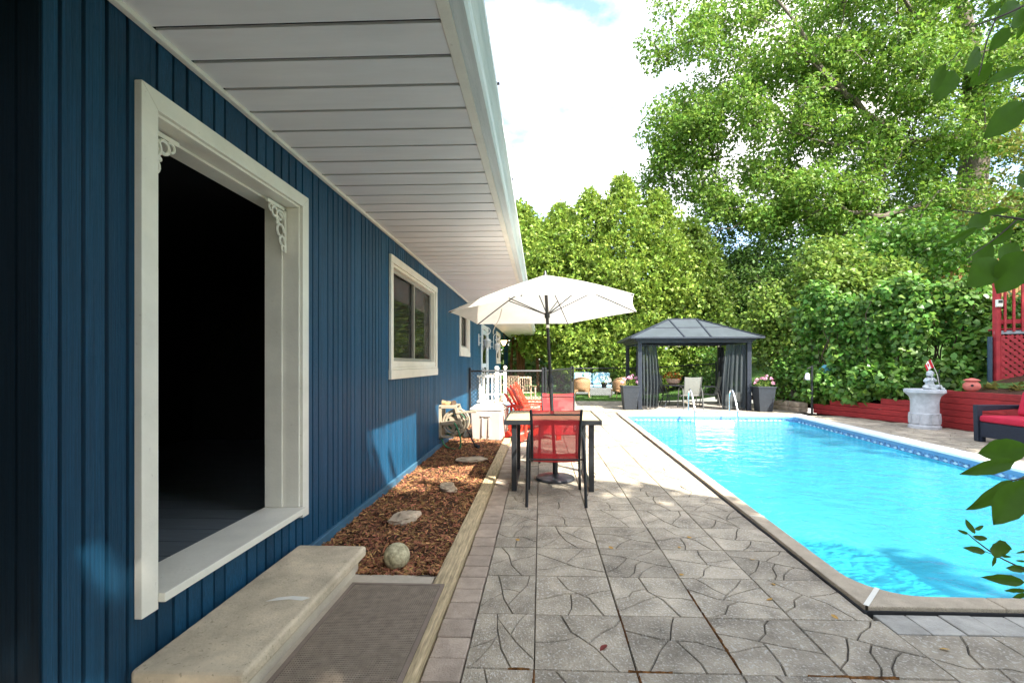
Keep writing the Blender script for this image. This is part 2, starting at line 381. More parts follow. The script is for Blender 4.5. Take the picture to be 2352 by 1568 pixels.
# ---------------------------------------------------------------- patio of stamped pavers
patio = struct(thing('patio', 'patio of grey flagstone stamped concrete pavers round the pool', None, (0, 0, 0)))
if 'category' in patio: del patio['category']
PL = lambda y: 1.835+.0300*(y-2.6)             # outer left edge of the coping
PR = lambda y: 6.23+.0825*(y-6.1)+.34          # outer right edge
PN, PF = 2.64, 12.78                           # outer near and far edge
soil = MB()
soil.add([(-.70, -6, -.03), (PL(-6), -6, -.03), (PL(17.3), 17.3, -.03), (-.70, 17.3, -.03)], [(0, 1, 2, 3)])
soil.add([(PL(-6), -6, -.03), (PR(-6), -6, -.03), (PR(PN), PN, -.03), (PL(PN), PN, -.03)], [(0, 1, 2, 3)])
soil.add([(PL(PF), PF, -.03), (PR(PF), PF, -.03), (PR(17.3), 17.3, -.03), (PL(17.3), 17.3, -.03)], [(0, 1, 2, 3)])
yy = [17.3, 15, 14.1, 13.3, 12, 11, 10.3, 9.4, 6, 3, -6]
soil.add([p for y in yy for p in ((PR(y), y, -.03), (rw_x(y)+.2, y, -.03))], [(2*i+2, 2*i+3, 2*i+1, 2*i) for i in range(len(yy)-1)])
soil.build('joint_soil', soil_m, patio)
TS = .470; TR = .4635; TX0 = -.03; TY0 = 2.09
def poly_area(p): return abs(sum(p[i][0]*p[(i+1) % len(p)][1]-p[(i+1) % len(p)][0]*p[i][1] for i in range(len(p))))/2
def inset(p, d):
    n = len(p); o = []
    for i in range(n):
        a = Vector(p[i-1]); b = Vector(p[i]); c = Vector(p[(i+1) % n]); e = (b-a).normalized(); f = (c-b).normalized()
        n1 = Vector((-e.y, e.x)); n2 = Vector((-f.y, f.x)); q = n1+n2; l = max(.35, (1+n1.dot(n2))) 
        o.append(tuple(b+q*(d/l)))
    return o
def variant(seed, sx=TS, sy=TR, count=6):
    r = random.Random(seed); pcs = [[(0, 0), (sx, 0), (sx, sy), (0, sy)]]; k = 0
    while len(pcs) < count and k < 80:
        k += 1; pcs.sort(key=poly_area); p = pcs[-1]; n = len(p)
        c = Vector((sum(q[0] for q in p)/n, sum(q[1] for q in p)/n)); ext = max(p, key=lambda q: (Vector(q)-c).length)
        ang = math.atan2(ext[1]-c.y, ext[0]-c.x)+math.pi/2+r.uniform(-.55, .55); d = Vector((math.cos(ang), math.sin(ang))); nn = Vector((-d.y, d.x)); c = c+Vector((r.uniform(-.04, .04), r.uniform(-.04, .04)))
        hits = []
        for i in range(n):
            a, b_ = Vector(p[i]), Vector(p[(i+1) % n]); u, v = (a-c).dot(nn), (b_-c).dot(nn)
            if u*v < 0: hits.append((i, a.lerp(b_, u/(u-v))))
        if len(hits) != 2: continue
        (i, a), (j, b_) = hits; L = (b_-a).length
        if L < .08 or min((Vector(q)-h).length for q in p for h in (a, b_)) < .03: continue
        nrm = Vector((-(b_.y-a.y), b_.x-a.x))/L; k1 = r.uniform(-.09, .09)
        mid = [tuple(a.lerp(b_, f)+nrm*L*s) for f, s in ((r.uniform(.25, .4), k1), (r.uniform(.6, .75), r.uniform(-.07, .07)))]
        a, b_ = tuple(a), tuple(b_)
        p1 = p[:i+1]+[a]+mid+[b_]+p[j+1:]; p2 = [a]+p[i+1:j+1]+[b_]+mid[::-1]
        if min(poly_area(p1), poly_area(p2)) < .014: continue
        pcs.remove(p); pcs += [p1, p2]
    m = MB()
    for p in pcs:
        q = inset(p, .0022); t = inset(p, .0058); n = len(p); dz = r.uniform(-.002, .001)
        m.add([(x-sx/2, y-sy/2, -.012) for x, y in q]+[(x-sx/2, y-sy/2, dz) for x, y in t], [(i, (i+1) % n, n+(i+1) % n, n+i) for i in range(n)]+[tuple(range(n, 2*n))])
    m.cur = 1; e = .003
    m.add([(-sx/2+e, -sy/2+e, -.010), (sx/2-e, -sy/2+e, -.010), (sx/2-e, sy/2-e, -.010), (-sx/2+e, sy/2-e, -.010)], [(0, 1, 2, 3)])
    return m
VAR = [variant(100+i, count=rng.choice((4, 5, 5, 6))) for i in range(24)]
VARM = []
for v in VAR:
    me = bpy.data.meshes.new('paver'); me.from_pydata(v.v, [], v.f); me.materials.append(paver_m)
    me.materials.append(mat('paver_groove', (.07, .06, .045), .95, .3, 30)); me.polygons.foreach_set('material_index', v.mi); me.update(); VARM.append(me)
spots = []                       # x, y, sx, sy
def clip_tile(x0, x1, y0, y1):
    if x1-x0 > .1 and y1-y0 > .1: spots.append(((x0+x1)/2, (y0+y1)/2, (x1-x0)/TS, (y1-y0)/TR))
for r_ in range(-5, 33):
    y0 = TY0+r_*TR; y1 = y0+TR
    if y0 > 17.2: continue
    clip_tile(-.352, TX0, y0, y1) if y0 < 10.6 else None
    xR = PL((y0+y1)/2)-.012 if y1 < 17.4 else 99
    if y1 > PN+.05 and y0 < PF+.1:
        x = TX0
        while x < xR-.05:
            x1 = x+TS
            if xR-x1 < .22: x1 = xR
            x1 = min(x1, xR)
            if not (x1 < .6 and y0 > 10.6): clip_tile(x, x1, y0, y1)
            x = x1
        if y1 < PN+.2:
            pass
    elif y0 >= PF+.1:
        x = TX0
        while x < 7.4:
            if not (x < .1) and not (3.0 < x+.2 < 6.3 and 14.25 < y0+.2 < 16.9): clip_tile(x, x+TS, y0, y1)
            x += TS
    else:
        x = TX0
        while x < 1.83: clip_tile(x, x+TS, y0, y1); x += TS
# near end, beside the row of slates: its rows lie a little lower
for r_ in range(0, 6):
    y1 = 2.435-r_*TR; x = 1.85
    while x < 8.9: clip_tile(x, x+TS, y1-TR, y1); x += TS
# right-hand side
for r_ in range(0, 26):
    y0 = 2.44+r_*TR; y1 = y0+TR; x = PR((y0+y1)/2)+.012; lim = rw_x((y0+y1)/2)-.02
    if y0 > 12.6: break
    while x < lim-.1: clip_tile(x, min(x+TS, lim), y0, y1); x += TS
def visible(x, y): return y > .9 and abs(x/y) < 1.35
spots.sort(key=lambda s: (not visible(s[0], s[1]), s[1]))
big = MB(); 
for i, (x, y, sx, sy) in enumerate(spots):
    k = rng.randrange(len(VARM)); fl = rng.choice((1, -1)); fl2 = rng.choice((1, -1)); dz = rng.uniform(-.003, .002)
    if i < 290:
        o = bpy.data.objects.new('paver', VARM[k]); C.objects.link(o); o.parent = patio
        o.location = (x, y, dz); o.scale = (sx, sy, 1); 
        o.rotation_euler = (rng.uniform(-.004, .004), rng.uniform(-.004, .004), 0 if fl > 0 else math.pi)
    else:
        big.cur = 0; v = VAR[k]
        big.add([(x+a*sx*fl, y+b*sy*fl, z+dz) for a, b, z in v.v], v.f); big.mi[-len(v.f):] = v.mi
o = stuff(big.build('pavers', [paver_s, MATS['paver_groove']], patio))
# edging bricks along the timber, slates at the near end of the pool
y = 1.0; i = 0
bme = MB().bx(-.088, .088, -.081, .081, -.05, 0)
bro = None
while y < 10.4:
    L = rng.uniform(.160, .176)
    if bro is None:
        bro = bme.build('edge_brick', brick_m, patio, bevel=.009); bo = bro
    else: bo = bro.copy(); C.objects.link(bo)
    bo.location = (-.445+rng.uniform(-.003, .003), y+L/2, rng.uniform(-.004, .003)); bo.scale = (1, (L-.006)/.162, 1); bo.rotation_euler = (0, 0, rng.uniform(-.012, .012)); y += L
x = 1.86; sme = MB().bx(-.086, .086, -.092, .092, -.05, 0); so = None
while x < 6.2:
    if so is None: so = sme.build('slate_brick', slate_m, patio, bevel=.006); q = so
    else: q = so.copy(); C.objects.link(q)
    q.location = (x+.088, 2.532, rng.uniform(-.003, .003)); q.rotation_euler = (0, 0, rng.uniform(-.01, .01)); x += .177
# moss in the joints
def moss_strip(x0, y0, x1, y1, w_):
    m = MB(); L = math.hypot(x1-x0, y1-y0); n = max(3, int(L/.025)); d = Vector((x1-x0, y1-y0, 0)).normalized(); s = Vector((-d.y, d.x, 0)); vs = []
    for i in range(n+1):
        c = Vector((x0, y0, 0)).lerp(Vector((x1, y1, 0)), i/n); ww = 1.25*w_*(.35+.65*abs(math.sin(math.pi*i/n))**.5)*rng.uniform(.6, 1.2)
        vs += [c-s*ww+Vector((0, 0, -.012)), c+Vector((0, 0, .004+rng.uniform(0, .005))), c+s*ww+Vector((0, 0, -.012))]
    m.add(vs, [(3*i+a, 3*i+a+1, 3*i+a+4, 3*i+a+3) for i in range(n) for a in (0, 1)])
    m.build('moss', moss_m, patio, smooth=True)
for a in ((.443, 1.78, .443, 2.06, .016), (.443, 2.3, .443, 2.62, .010), (.913, 2.1, .913, 2.6, .016), (.913, 2.62, .913, 2.86, .010), (1.38, 1.7, 1.38, 2.05, .014), (.40, 2.09, .6, 2.09, .013),
          (-.03, 1.85, -.03, 2.09, .014), (1.2, 2.09, 1.6, 2.09, .010), (1.85, 1.7, 1.85, 2.05, .013), (1.9, 1.97, 2.6, 1.97, .012), (2.32, 1.6, 2.32, 1.95, .014), (-.15, 2.09, -.05, 2.09, .01)):
    moss_strip(*a)

# ---------------------------------------------------------------- swimming pool
pool = thing('swimming_pool', 'rectangular in-ground pool with pale blue liner, grit coping and bright blue water', 'pool', (4.2, 7.5, 0))
iL = lambda y: PL(y)+.125; iR = lambda y: PR(y)-.34; iN, iF = PN+.125, PF-.36
def ring(off, z, rad=.30, n=7):
    cs = [(iL(iN)-off, iN-off, 180), (iR(iN)+off, iN-off, 270), (iR(iF)+off, iF+off, 0), (iL(iF)-off, iF+off, 90)]
    sg = [(1, 1), (-1, 1), (-1, -1), (1, -1)]; o = []
    for (x, y, a), (sx, sy) in zip(cs, sg):
        r = max(.02, rad+off*.6)
        for i in range(n+1):
            t = R(a+90*i/n); o.append((x+sx*r+r*math.cos(t), y+sy*r+r*math.sin(t), z))
    return o
def loft(m, rings, closed=True):
    n = len(rings[0]); vs = [p for r in rings for p in r]
    m.add(vs, [(a*n+i, a*n+(i+1) % n, (a+1)*n+(i+1) % n, (a+1)*n+i) for a in range(len(rings)-1) for i in range(n)])
    return m
liner_m = mat('pool_liner', (.030, .50, .66), .5, .16, 1.1, col2=(.12, .64, .78))
band_m = mat('pool_border', (.01, .06, .22), .4, .4, 18, col2=(.12, .28, .5))
track_m = mat('liner_track', (.10, .28, .48), .4, .05)
b = MB(); n = len(ring(0, 0))
loft(b, [ring(.0, -.14), ring(-.02, -1.15), ring(-.25, -1.5)]); b.add(ring(-.25, -1.5), [tuple(range(n))])
b.build('basin', liner_m, pool, world=True, smooth=True)
loft(MB(), [ring(.006, -.06), ring(.004, -.145)]).build('tile_border', band_m, pool, world=True)
loft(MB(), [ring(.012, .0), ring(.010, -.045), ring(-.004, -.048), ring(-.004, -.062)]).build('liner_track', track_m, pool, world=True)
# little pale motifs along the far and right hand border
for (f, cnt, a, bb) in (('far', 34, iL(iF)+.35, iR(iF)-.35), ('right', 48, 3.2, iF-.35)):
    mo = MB()
    for i in range(cnt):
        t = a+(bb-a)*i/(cnt-1); mo.cur = 0
        if f == 'far': mo.add([(t-.05, iF-.004, -.108), (t, iF-.004, -.132), (t+.05, iF-.004, -.108), (t, iF-.004, -.084)], [(0, 1, 2, 3)])
        else: x = iR(t)-.006; mo.add([(x, t-.05, -.108), (x, t, -.132), (x, t+.05, -.108), (x, t, -.084)], [(0, 1, 2, 3)])
    stuff(mo.build('border_motif', mat('motif', (.45, .62, .74), .4, .1), pool, world=True))
# coping: grit stones on the near and left side, brighter sun put into white colour on the far and right
def cop_piece(pin, pout, mt, z=.035):
    m = MB(); n = len(pin)
    a = [(x, y, z) for x, y in pin]; o_ = [(x, y, z) for x, y in pout]; ab = [(x, y, z-.04) for x, y in pin]; ob = [(x, y, -.045) for x, y in pout]
    vs = a+o_+ab+ob
    fs = [(i, i+1, n+i+1, n+i) for i in range(n-1)]+[(2*n+i, 2*n+i+1, i+1, i) for i in range(n-1)]+[(n+i, n+i+1, 3*n+i+1, 3*n+i) for i in range(n-1)]
    fs += [(0, n, 3*n, 2*n), (n-1, 2*n+n-1, 3*n+n-1, 2*n-1)]
    m.add(vs, fs); return m.build('coping_stone', mt, pool, world=True, bevel=.006)
cuts = [3.02, 4.18, 4.36+1.3, 7.5, 9.4, 11.2, iF-.05]
cuts = [4.165, 5.42, 7.2, 9.0, 10.8, PF-.4]
for a, c in zip(cuts, cuts[1:]):
    cop_piece([(iL(a+.006), a+.006), (iL(c-.006), c-.006)], [(PL(a+.006), a+.006), (PL(c-.006), c-.006)], cop_m)
def corner(n=8, r=.30):
    cx, cy = iL(iN)+r, iN+r; return [(cx-r*math.cos(R(90*i/n)), cy-r*math.sin(R(90*i/n))) for i in range(n+1)]
cr = corner()
half = len(cr)//2
pin = [(iL(4.16), 4.16)]+cr[:half+1]; po = [(PL(4.16), 4.16)]+[(PL(PN+.01), y) for y in np.linspace(2.95, PN+.008, half+1)]
cop_piece(pin, po, cop_m)
pin = cr[half:]+[(2.6, iN)]; po = [(PL(PN)+.012, PN)]+[(x, PN) for x in np.linspace(1.95, 2.3, len(cr)-half-1)]+[(2.6, PN)]
cop_piece(pin, po, cop_m)
for a, c in ((2.606, 3.9), (3.906, 5.2), (5.206, 6.3)): cop_piece([(a, iN), (c, iN)], [(a, PN), (c, PN)], cop_m)
# white joint strips
js = MB()
p = Vector((*cr[half], 0)); q = Vector((PL(PN)+.004, PN+.004, 0)); d = (p-q).normalized(); s_ = Vector((-d.y, d.x, 0))*.013
js.add([tuple(v+Vector((0, 0, .0375))) for v in (p-s_, q-s_, q+s_, p+s_)], [(0, 1, 2, 3)])
for a in (4.165, 5.42): js.add([(PL(a), a-.008, .0375), (iL(a), a-.008, .0375), (iL(a), a+.008, .0375), (PL(a), a+.008, .0375)], [(0, 1, 2, 3)])
js.build('joint_strip', white_pt, pool, world=True)
for a, c in ((iL(PF)-.1, 3.4), (3.405, 4.7), (4.705, 6.0), (6.005, PR(PF)-.01)): cop_piece([(a, iF), (c, iF)], [(a, PF), (c, PF)], cop_w)
for a, c in ((2.7, 4.4), (4.405, 6.4), (6.405, 8.4), (8.405, 10.4), (10.405, PF-.365)):
    cop_piece([(iR(a), a), (iR(c), c)], [(PR(a), a), (PR(c), c)], cop_w)
# black strip between coping and pavers
st = MB(); st.bx(PL(PN)-.02, 6.2, PN-.014, PN-.002, -.045, .012)
for a in np.arange(2.62, 12.4, .5): st.bar((PL(a)-.012, a, -.015), (PL(a+.5)-.012, a+.5, -.015), .014, .05)
st.build('joint_gasket', black_pl, pool, world=True)
# water
wm = bpy.data.materials.new('water'); wm.use_nodes = True; N = wm.node_tree.nodes; L = wm.node_tree.links; N.clear()
o_ = N.new('ShaderNodeOutputMaterial'); tp = N.new('ShaderNodeBsdfTransparent'); tp.inputs[0].default_value = (.62, .98, 1, 1)
gl = N.new('ShaderNodeBsdfGlossy'); gl.inputs['Roughness'].default_value = .03; gl.inputs['Color'].default_value = (1, 1, 1, 1)
fr = N.new('ShaderNodeFresnel'); fr.inputs['IOR'].default_value = 1.4; mxs = N.new('ShaderNodeMixShader')
tcn = N.new('ShaderNodeTexCoord'); mpn = N.new('ShaderNodeMapping'); mpn.inputs['Scale'].default_value = (1, 1.5, 1)
n1 = N.new('ShaderNodeTexNoise'); n1.inputs['Scale'].default_value = 2.4; n1.inputs['Detail'].default_value = 3; n1.inputs['Distortion'].default_value = .6
n2 = N.new('ShaderNodeTexNoise'); n2.inputs['Scale'].default_value = 11; n2.inputs['Detail'].default_value = 2; ad = N.new('ShaderNodeMath'); ad.operation = 'MULTIPLY_ADD'; ad.inputs[1].default_value = .22
bu = N.new('ShaderNodeBump'); bu.inputs['Strength'].default_value = .33; bu.inputs['Distance'].default_value = .10
L.new(tcn.outputs['Object'], mpn.inputs[0]); L.new(mpn.outputs[0], n1.inputs['Vector']); L.new(mpn.outputs[0], n2.inputs['Vector'])
L.new(n2.outputs['Fac'], ad.inputs[0]); L.new(n1.outputs['Fac'], ad.inputs[2]); L.new(ad.outputs[0], bu.inputs['Height'])
L.new(bu.outputs[0], gl.inputs['Normal']); L.new(bu.outputs[0], fr.inputs['Normal'])
df = N.new('ShaderNodeBsdfDiffuse'); df.inputs[0].default_value = (.09, .54, .68, 1); m2 = N.new('ShaderNodeMixShader'); m2.inputs[0].default_value = .34
L.new(tp.outputs[0], m2.inputs[1]); L.new(df.outputs[0], m2.inputs[2])
L.new(fr.outputs[0], mxs.inputs[0]); L.new(m2.outputs[0], mxs.inputs[1]); L.new(gl.outputs[0], mxs.inputs[2]); L.new(mxs.outputs[0], o_.inputs[0])
wr = ring(-.001, -.15); m = MB(); m.add(wr, [tuple(range(len(wr)))]); struct(m.build('pool_water', wm), 'bright turquoise rippled water filling the pool')

# ---------------------------------------------------------------- house
HY0, HY1, RY1 = 1.47, 19.3, 24.7
house = thing('house', 'long blue board-sided bungalow with white trim, deep white soffit and gutter', 'house', (-4.0, 10.0, 0))
OPEN = [(1.90, 3.10, .36, 2.50), (5.06, 7.18, 1.33, 2.54), (9.42, 10.60, 1.66, 2.52), (12.86, 14.40, .22, 2.50), (17.25, 18.7, 1.52, 2.58)]
Y = HY0; pat = [.062, .083, .089, .089, .141, .09, .082, .092, .087, .081, .18, .092]; k = 0
edges = [Y]
while Y < HY1-.02:
    wdt = pat[k % 12] if k < 12 else [.085, .088, .084, .09, .15][(k*7+k//5) % 5]*rng.uniform(.96, 1.05); k += 1
    Y = min(HY1, Y+wdt); edges.append(Y)
def zspans(y0, y1):
    sp = [(.09, 2.825)]
    for a, b_, z0, z1 in OPEN:
        if y1 > a+.001 and y0 < b_-.001:
            sp = [q for s0, s1 in sp for q in ((s0, min(s1, z0)), (max(s0, z1), s1)) if q[1]-q[0] > .02]
    return sp
for a, b_ in zip(edges, edges[1:]):
    cutsy = [a+.0078]+sorted(c for o_ in OPEN for c in o_[:2] if a+.006 < c < b_-.006)+[b_-.0078]
    for c0, c1 in zip(cutsy, cutsy[1:]):
        for z0, z1 in zspans(c0, c1): ubox('siding_board', blue, WX-.022, WX+rng.uniform(-.0015, .0015), c0, c1, z0, z1, house)
# backing wall pieces around the openings
wb = MB(); yc = sorted(set([HY0+.02, HY1]+[v for o_ in OPEN for v in o_[:2]]))
for a, b_ in zip(yc, yc[1:]):
    sp = [(0.0, 2.83)]
    for oa, ob, z0, z1 in OPEN:
        if a >= oa-.001 and b_ <= ob+.001: sp = [(0.0, z0), (z1, 2.83)]
    for z0, z1 in sp: wb.bx(WX-.20, WX-.023, a, b_, z0, z1)
wb.build('wall', blue_dk, house, world=True)
MB().bx(WX-.02, WX+.022, HY0, HY1, -.02, .085).build('base_trim', blue_pt, house, world=True, bevel=.006)
# the wall that returns to the left at the near corner, under the same eave, its deep shade put into darker board colour
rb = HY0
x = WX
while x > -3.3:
    wd = .085; ubox('siding_board', mat('shaded_siding', (.004, .026, .05), .55, .4, 5, .8, 26, spec=.2, stretch=WOODZ, rnd=.15), x-wd+.0055, x-.0055, HY0-.001, HY0+.02, .09, 2.825, house); x -= wd
MB().bx(-6.6, WX-.024, HY0+.022, HY0+.2, 0, 2.83).build('return_wall', blue_dk, house, world=True)
MB().bx(-6.6, -6.4, HY0, HY1, 0, 2.83).bx(-6.4, WX-.2, HY1-.2, HY1-.002, 0, 2.83).build('rear_wall', blue_dk, house, world=True)
# added wall out of view behind the camera's left, closing the nook to a dark corner
MB().bx(-3.3, -3.12, -.95, HY0, 0, 2.83).bx(-3.12, -.25, -1.1, -.95, 0, 2.83).build('added_shade_wall', blue_dk, house, world=True)
# room behind the wide opening, its darkness put into near-black lining
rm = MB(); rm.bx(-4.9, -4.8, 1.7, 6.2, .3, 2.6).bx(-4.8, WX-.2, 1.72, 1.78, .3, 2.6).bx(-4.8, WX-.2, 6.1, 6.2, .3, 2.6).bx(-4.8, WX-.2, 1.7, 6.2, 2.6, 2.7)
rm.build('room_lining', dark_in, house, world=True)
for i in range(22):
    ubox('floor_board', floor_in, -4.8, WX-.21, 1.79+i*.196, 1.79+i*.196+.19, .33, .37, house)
# soffit panels, trim, gutter, roof
perf = mat('soffit_perforated', (.74, .73, .72), .42, .04, 2.2)
pn = perf.node_tree; Nn_ = pn.nodes; pb = Nn_['Principled BSDF']
vt = Nn_.new('ShaderNodeTexVoronoi'); vt.inputs['Scale'].default_value = 1; vt.inputs['Randomness'].default_value = 0
mp_ = Nn_.new('ShaderNodeMapping'); mp_.inputs['Scale'].default_value = (44, 8, 1); tcc = Nn_.new('ShaderNodeTexCoord'); pn.links.new(tcc.outputs['Object'], mp_.inputs[0]); pn.links.new(mp_.outputs[0], vt.inputs['Vector'])
rr = Nn_.new('ShaderNodeValToRGB'); rr.color_ramp.elements[0].position = .30; rr.color_ramp.elements[0].color = (.05, .05, .05, 1); rr.color_ramp.elements[1].position = .40; rr.color_ramp.elements[1].color = (.74, .73, .72, 1)
pn.links.new(vt.outputs['Distance'], rr.inputs[0]); pn.links.new(rr.outputs[0], pb.inputs['Base Color'])
SX0, SX1, SZ = WX+.03, -.41, 2.83
y = -.9055; i = 0
while y < RY1-.05:
    y1 = min(y+.2145, RY1)
    isp = 4.2 < (y+y1)/2 < 4.62
    if isp:
        ubox('soffit_panel', perf, SX0, SX1, y+.008, y1-.008, SZ+rng.uniform(-.001, .001), SZ+.012, house)
    else: ubox('soffit_panel', soffit_m, SX0, SX1, y+.011, y1-.011, SZ+rng.uniform(-.0015, .0015), SZ+.012, house)
    y = y1
MB().bx(WX-.3, SX1+.06, -.9, RY1, SZ+.02, SZ+.04).bx(-3.3, SX0-.03, -.9, HY0-.004, SZ-.0, SZ+.019).bx(WX-.3, SX0-.032, HY1+.002, RY1, SZ, SZ+.019).build('soffit_backing', mat('soffit_gap', (.012, .012, .012), .8, .1), house, world=True)  # includes an added cover over the near nook that keeps it dark
MB().bx(WX+.0015, WX+.034, HY0+.0, RY1, SZ-.022, SZ+.002).build('soffit_moulding', white_pt, house, world=True, bevel=.004)
MB().bx(SX1-.004, SX1+.048, -.95, RY1+.003, SZ-.006, SZ+.16).build('fascia', white_pt, house, world=True, bevel=.003)
gp = [(-.360, SZ+.16), (-.360, SZ-.002), (-.302, SZ-.004), (-.290, SZ+.012), (-.285, SZ+.05), (-.262, SZ+.075), (-.240, SZ+.09), (-.238, SZ+.118), (-.250, SZ+.118), (-.252, SZ+.10), (-.27, SZ+.085), (-.296, SZ+.06), (-.302, SZ+.012), (-.35, SZ+.008), (-.35, SZ+.16)]
g = MB(); n = len(gp)
for y in (-.95, RY1+.01): g.v += [(x, y, z) for x, z in gp]
g.f = [(i, (i+1) % n, n+(i+1) % n, n+i) for i in range(n)]+[tuple(range(n)), tuple(range(n, 2*n))[::-1]]; g.mi = [0]*len(g.f)
gut = g.build('gutter', gutter_m, house, world=True)
hg = MB()
for y in np.arange(1.2, 24, 1.3): hg.bx(-.262, -.225, y, y+.012, SZ+.112, SZ+.122)
hg.build('hanger_clip', metal_bk, gut)
gut.children[0].matrix_parent_inverse = root_of(gut)
rf = MB(); rf.add([(-.26, -1.2, SZ+.13), (-.26, RY1+.05, SZ+.13), (-4.6, RY1+.05, SZ+1.45), (-4.6, -1.2, SZ+1.45), (-9, RY1+.05, SZ+.2), (-9, -1.2, SZ+.2),
                   (-.28, -1.2, SZ+.165), (-.28, RY1+.05, SZ+.165), (-4.6, RY1+.05, SZ+1.50), (-4.6, -1.2, SZ+1.50)], [(0, 1, 2, 3), (3, 2, 4, 5), (6, 9, 8, 7), (0, 6, 7, 1), (0, 3, 9, 6), (1, 7, 8, 2)])
rf.build('roof', mat('roof_shingle', (.10, .09, .085), .9, .3, 12), house, world=True)
# downspout across to the porch post, and the post
MB().tube([(-.31, 24.4, 2.80), (-.31, 24.4, 2.72), (-.36, 24.4, 2.66), (-.5, 24.4, 2.63), (-1.74, 24.4, 2.60), (-1.80, 24.4, 2.55), (-1.80, 24.4, .1)], .05, 8).build('downspout', mat('cream_metal', (.62, .53, .40), .5, .1), house, world=True, smooth=True)
MB().bx(-1.95, -1.74, 24.2, 24.4, 0, 2.62).build('porch_post', blue, house, world=True)
MB().bx(-1.93, -1.72, HY1, 24.4, 2.62, 2.829).build('porch_beam', blue, house, world=True)
# wide cased opening
fr_ = MB().prism([(1.822, .345), (1.905, .345), (1.905, 2.492), (1.822, 2.575)], ((WX+.001, 0, 0), (0, 1, 0), (0, 0, 1)), .032).build('door_frame', white_pt, house, world=True, bevel=.002)
def sub(mb, name, mt, parent, **k):
    o = mb.build(name, mt, parent, **k); o.matrix_parent_inverse = root_of(parent); return o
sub(MB().prism([(1.8225, 2.576), (1.9055, 2.493), (3.098, 2.493), (3.181, 2.576)], ((WX+.001, 0, 0), (0, 1, 0), (0, 0, 1)), .032), 'head_casing', white_pt, fr_, bevel=.002)
sub(MB().prism([(3.0985, .335), (3.181, .335), (3.181, 2.575), (3.0985, 2.4925)], ((WX+.001, 0, 0), (0, 1, 0), (0, 0, 1)), .032), 'side_casing', white_pt, fr_, bevel=.002)
sub(MB().bx(WX-.23, WX+.06, 1.908, 3.096, .372, .412), 'sill', white_pt, fr_, bevel=.004)
jb = MB().bx(WX-.22, WX+.012, 3.085, 3.12, .413, 2.52).bx(WX-.22, WX+.012, 1.88, 1.9045, .413, 2.52).bx(WX-.22, WX+.012, 1.905, 3.084, 2.48, 2.515)
jb.bx(WX-.22, WX-.10, 3.07, 3.0845, .414, 2.479).bx(WX-.22, WX-.10, 1.905, 1.918, .414, 2.479).bx(WX-.22, WX-.10, 1.919, 3.069, 2.466, 2.4795)
sub(jb, 'jamb', white_pt, fr_, bevel=.002)
# scroll-cut corner brackets
def bracket(sgn, y0):
    m = MB(); zt = 2.463
    def P(a, b_): return (WX-.075, y0+sgn*a, zt-b_)
    def curl(ca, cb, r, a0, a1, t=.009):
        m.tube([P(ca+r*math.cos(R(a0+(a1-a0)*i/14)), cb+r*math.sin(R(a0+(a1-a0)*i/14))) for i in range(15)], [t]*13+[t*.9, t*.7], 6)
    m.bar(P(.006, 0), P(.006, .30), .022, .014, up=(1, 0, 0)); m.bar(P(0, .006), P(.21, .006), .022, .014, up=(1, 0, 0))
    curl(.062, .075, .045, -180, 110); curl(.068, .072, .02, 0, 300); curl(.06, .16, .038, -200, 90); curl(.125, .055, .03, -160, 140); curl(.04, .225, .028, -190, 100)
    curl(.165, .04, .022, -180, 90, .007); curl(.028, .275, .018, -180, 90, .007)
    m.ball(P(.10, .12), .014, 6, 5)
    return sub(m, 'corner_bracket', white_pt, fr_, smooth=True)
bracket(-1, 3.068); bracket(1, 1.932)
# windows
def window(name, y0, y1, z0, z1, mull=True, tw=.085):
    x = WX+.001
    g = MB().bx(x-.10, x-.07, y0+.06, y1-.06, z0+.10, z1-.06).build(name, glass_dk, house, world=True)
    g['label'] = 'sliding window with dark screened glass and white casing' if mull else 'narrow window with dark glass and white casing'
    sub(MB().bx(x, x+.030, y0, y1, z1-tw, z1), 'head_casing', white_pt, g, bevel=.003)
    sub(MB().bx(x, x+.028, y0, y0+tw, z0+tw+.001, z1-tw-.001), 'side_casing', white_pt, g, bevel=.003)
    sub(MB().bx(x, x+.028, y1-tw, y1, z0+tw+.001, z1-tw-.001), 'side_casing', white_pt, g, bevel=.003)
    sub(MB().bx(x, x+.034, y0-.01, y1+.01, z0-.02, z0+tw), 'sill_board', white_pt, g, bevel=.003)
    e = tw; s = MB().bx(x-.12, x+.006, y0+e+.001, y0+e+.03, z0+e+.03, z1-e-.031).bx(x-.12, x+.006, y1-e-.03, y1-e-.001, z0+e+.03, z1-e-.031).bx(x-.12, x+.006, y0+e+.001, y1-e-.001, z1-e-.03, z1-e-.001)
    s.bx(x-.12, x+.02, y0+e+.001, y1-e-.001, z0+e+.002, z0+e+.03); s.bx(x-.06, x+.003, y0+e+.031, y1-e-.031, z0+e+.031, z0+e+.10)
    sub(s, 'window_frame', white_pt, g, bevel=.002)
    ym = (y0+y1)/2; ss = MB(); za, zb = z0+e+.101, z1-e-.031
    for a, b_, xx in (((y0+e+.031, ym+.03, x-.045), (ym-.005, y1-e-.031, x-.062)) if mull else ((y0+e+.031, y1-e-.031, x-.05),)):
        t = .04; ss.bx(xx-.01, xx+.012, a, a+t, za, zb).bx(xx-.01, xx+.012, b_-t, b_, za, zb).bx(xx-.01, xx+.012, a+t+.0005, b_-t-.0005, zb-t, zb).bx(xx-.01, xx+.012, a+t+.0005, b_-t-.0005, za, za+t)
    sub(ss, 'sash', alu_m, g)
    sub(MB().bx(x-.0695, x-.068, y0+e+.03, y1-e-.03, za, zb), 'insect_screen', mat('fly_screen', (.03, .03, .027), .6, .1, alpha=.2), g)
